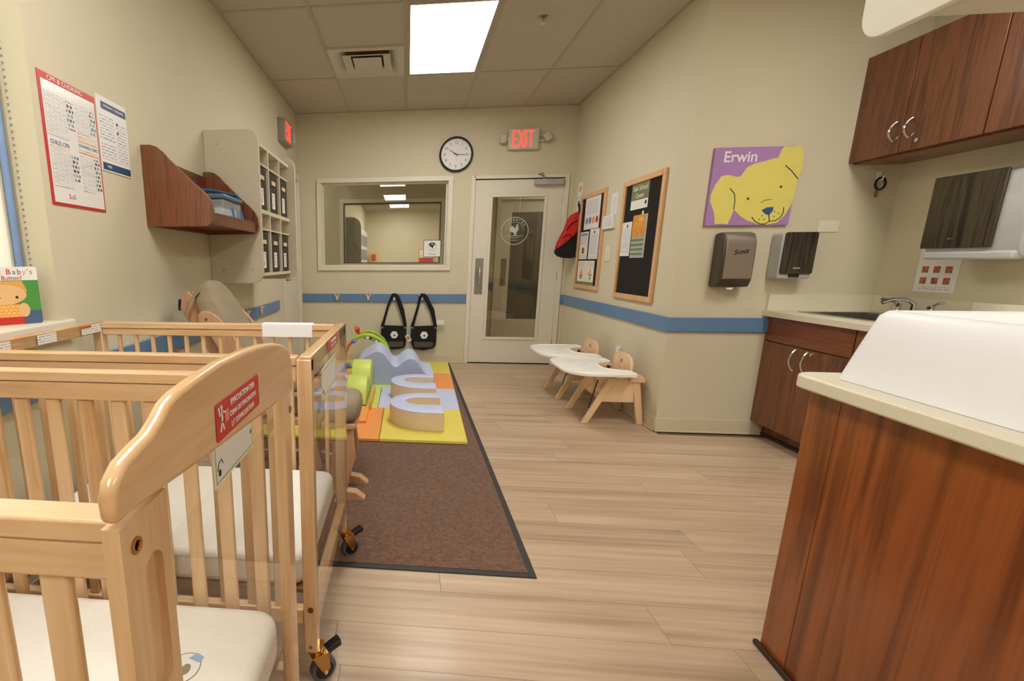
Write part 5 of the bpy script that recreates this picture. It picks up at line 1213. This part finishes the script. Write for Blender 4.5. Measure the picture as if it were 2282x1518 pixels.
# ------------------------------------------------------------------ tray chairs
def tray_chair(dy, label, src=None):
    if src is not None:
        t = copy_tree(src); t.location.y += dy; t['label'] = label; return t
    t = thing('feeding_chair', label, 'high chair', (1.5, 3.72, 0), 'birch feeding chairs with white trays')
    X = lambda n, P, y0, y1, m_=BIRCH, bev=.004: finish(n, B().prism(P, (0, 0, 0), (1, 0, 0), (0, 0, 1), (0, -1, 0), -y1, -y0), m_, t, bev)
    for y in (3.535, 3.895):
        X('leg', [(1.285, 0), (1.33, 0), (1.505, .345), (1.455, .345)], y, y+.026); X('leg', [(1.67, 0), (1.715, 0), (1.66, .325), (1.61, .325)], y, y+.026)
        X('side_panel', [(1.40, .165), (1.635, .165), (1.615, .335), (1.485, .335)], y+.004 if y < 3.7 else y+.004, y+.020 if y < 3.7 else y+.020)
        X('arm_rest', [(1.585, .318), (1.69, .318), (1.683, .345), (1.665, .365), (1.64, .375), (1.46, .375), (1.46, .355), (1.585, .355)], y-.012, y+.038)
    boxp('seat', 1.42, 1.63, 3.56, 3.895, .165, .182, BIRCH, t, .004)
    bk_ = finish('backrest', B().prism([(3.585, .18), (3.575, .44), (3.60, .475), (3.66, .495), (3.79, .495), (3.85, .475), (3.875, .44), (3.865, .18)], (1.60, 0, 0), (0, 1, 0), (0, 0, 1), (1, 0, 0), 0, .018), BIRCH, t)
    cut(bk_, B().cyl((1.58, 3.725, .425), (1.64, 3.725, .425), .026, seg=20))
    boxp('crotch_post', 1.405, 1.425, 3.70, 3.75, .175, .36, BIRCH, t, .006)
    finish('safety_strap', B().tube([(1.42, 3.66, .30), (1.40, 3.655, .22), (1.37, 3.65, .10), (1.38, 3.64, .05), (1.33, 3.63, .04)], .008, 6, (.3, 1.4)), BLACK, t)
    finish('buckle', B().box(1.50, 1.515, 3.70, 3.735, .376, .40), BLACK, t, .003)
    # tray: D-shaped board with a scooped rear
    cyy = 3.738
    hw = .318
    pts = [(1.575, cyy+hw-.004)]+arc(1.30, cyy+hw-.18, .165, .18, PI/2, PI, 12)+[(1.132, cyy)]+arc(1.30, cyy-hw+.18, .165, .18, PI, 1.5*PI, 12)+[(1.575, cyy-hw+.004)]
    pts += arc(1.575, cyy-hw+.084, .03, .08, -PI/2, PI/2, 10)
    pts += smooth_curve([(1.56, cyy-.148), (1.52, cyy-.132), (1.475, cyy-.09), (1.455, cyy-.035), (1.455, cyy+.035), (1.475, cyy+.09), (1.52, cyy+.132), (1.56, cyy+.148)], 3)
    pts += arc(1.575, cyy+hw-.084, .03, .08, -PI/2, PI/2, 10)[:-1]
    TRAYW = mat('tray_laminate', (248, 245, 238), .3)
    finish('tray', quad(B(), pts, .377, .389), TRAYW, t, .003, smooth=True)
    bb = B(); n = len(pts); cx0, cy0 = 1.36, cyy
    # raised lip all round
    C2 = [Vector((p_[0], p_[1])) for p_ in pts]; inn = []
    for i in range(n):
        a, c = C2[i-1], C2[(i+1) % n]; d = (c-a); 
        d = d.normalized() if d.length > 1e-6 else Vector((1, 0)); nn = Vector((-d.y, d.x)); inn.append(C2[i]-nn*.008)
    ar_ = sum(C2[i].x*C2[(i+1) % n].y-C2[(i+1) % n].x*C2[i].y for i in range(n))
    if ar_ > 0: inn = [C2[i]-(inn[i]-C2[i]) for i in range(n)]
    A_ = [bb.bm.verts.new((p_.x, p_.y, .389)) for p_ in C2]; Bv = [bb.bm.verts.new((p_.x, p_.y, .394)) for p_ in C2]; Cv = [bb.bm.verts.new((p_.x, p_.y, .394)) for p_ in inn]; Dv = [bb.bm.verts.new((p_.x, p_.y, .389)) for p_ in inn]
    for i in range(n):
        j = (i+1) % n
        for P_, Q_ in ((A_, Bv), (Bv, Cv), (Cv, Dv), (Dv, A_)): bb.bm.faces.new([P_[i], P_[j], Q_[j], Q_[i]])
    finish('tray_lip', bb, TRAYW, t, smooth=True)
    for y in (3.60, 3.85): boxp('tray_runner', 1.30, 1.56, y, y+.02, .365, .377, BIRCH, t, .002)
    return t
tc1 = tray_chair(0, 'birch feeding chair with a white tray nearest the room corner')
tray_chair(.645, 'birch feeding chair with a white tray nearest the glass door', tc1)
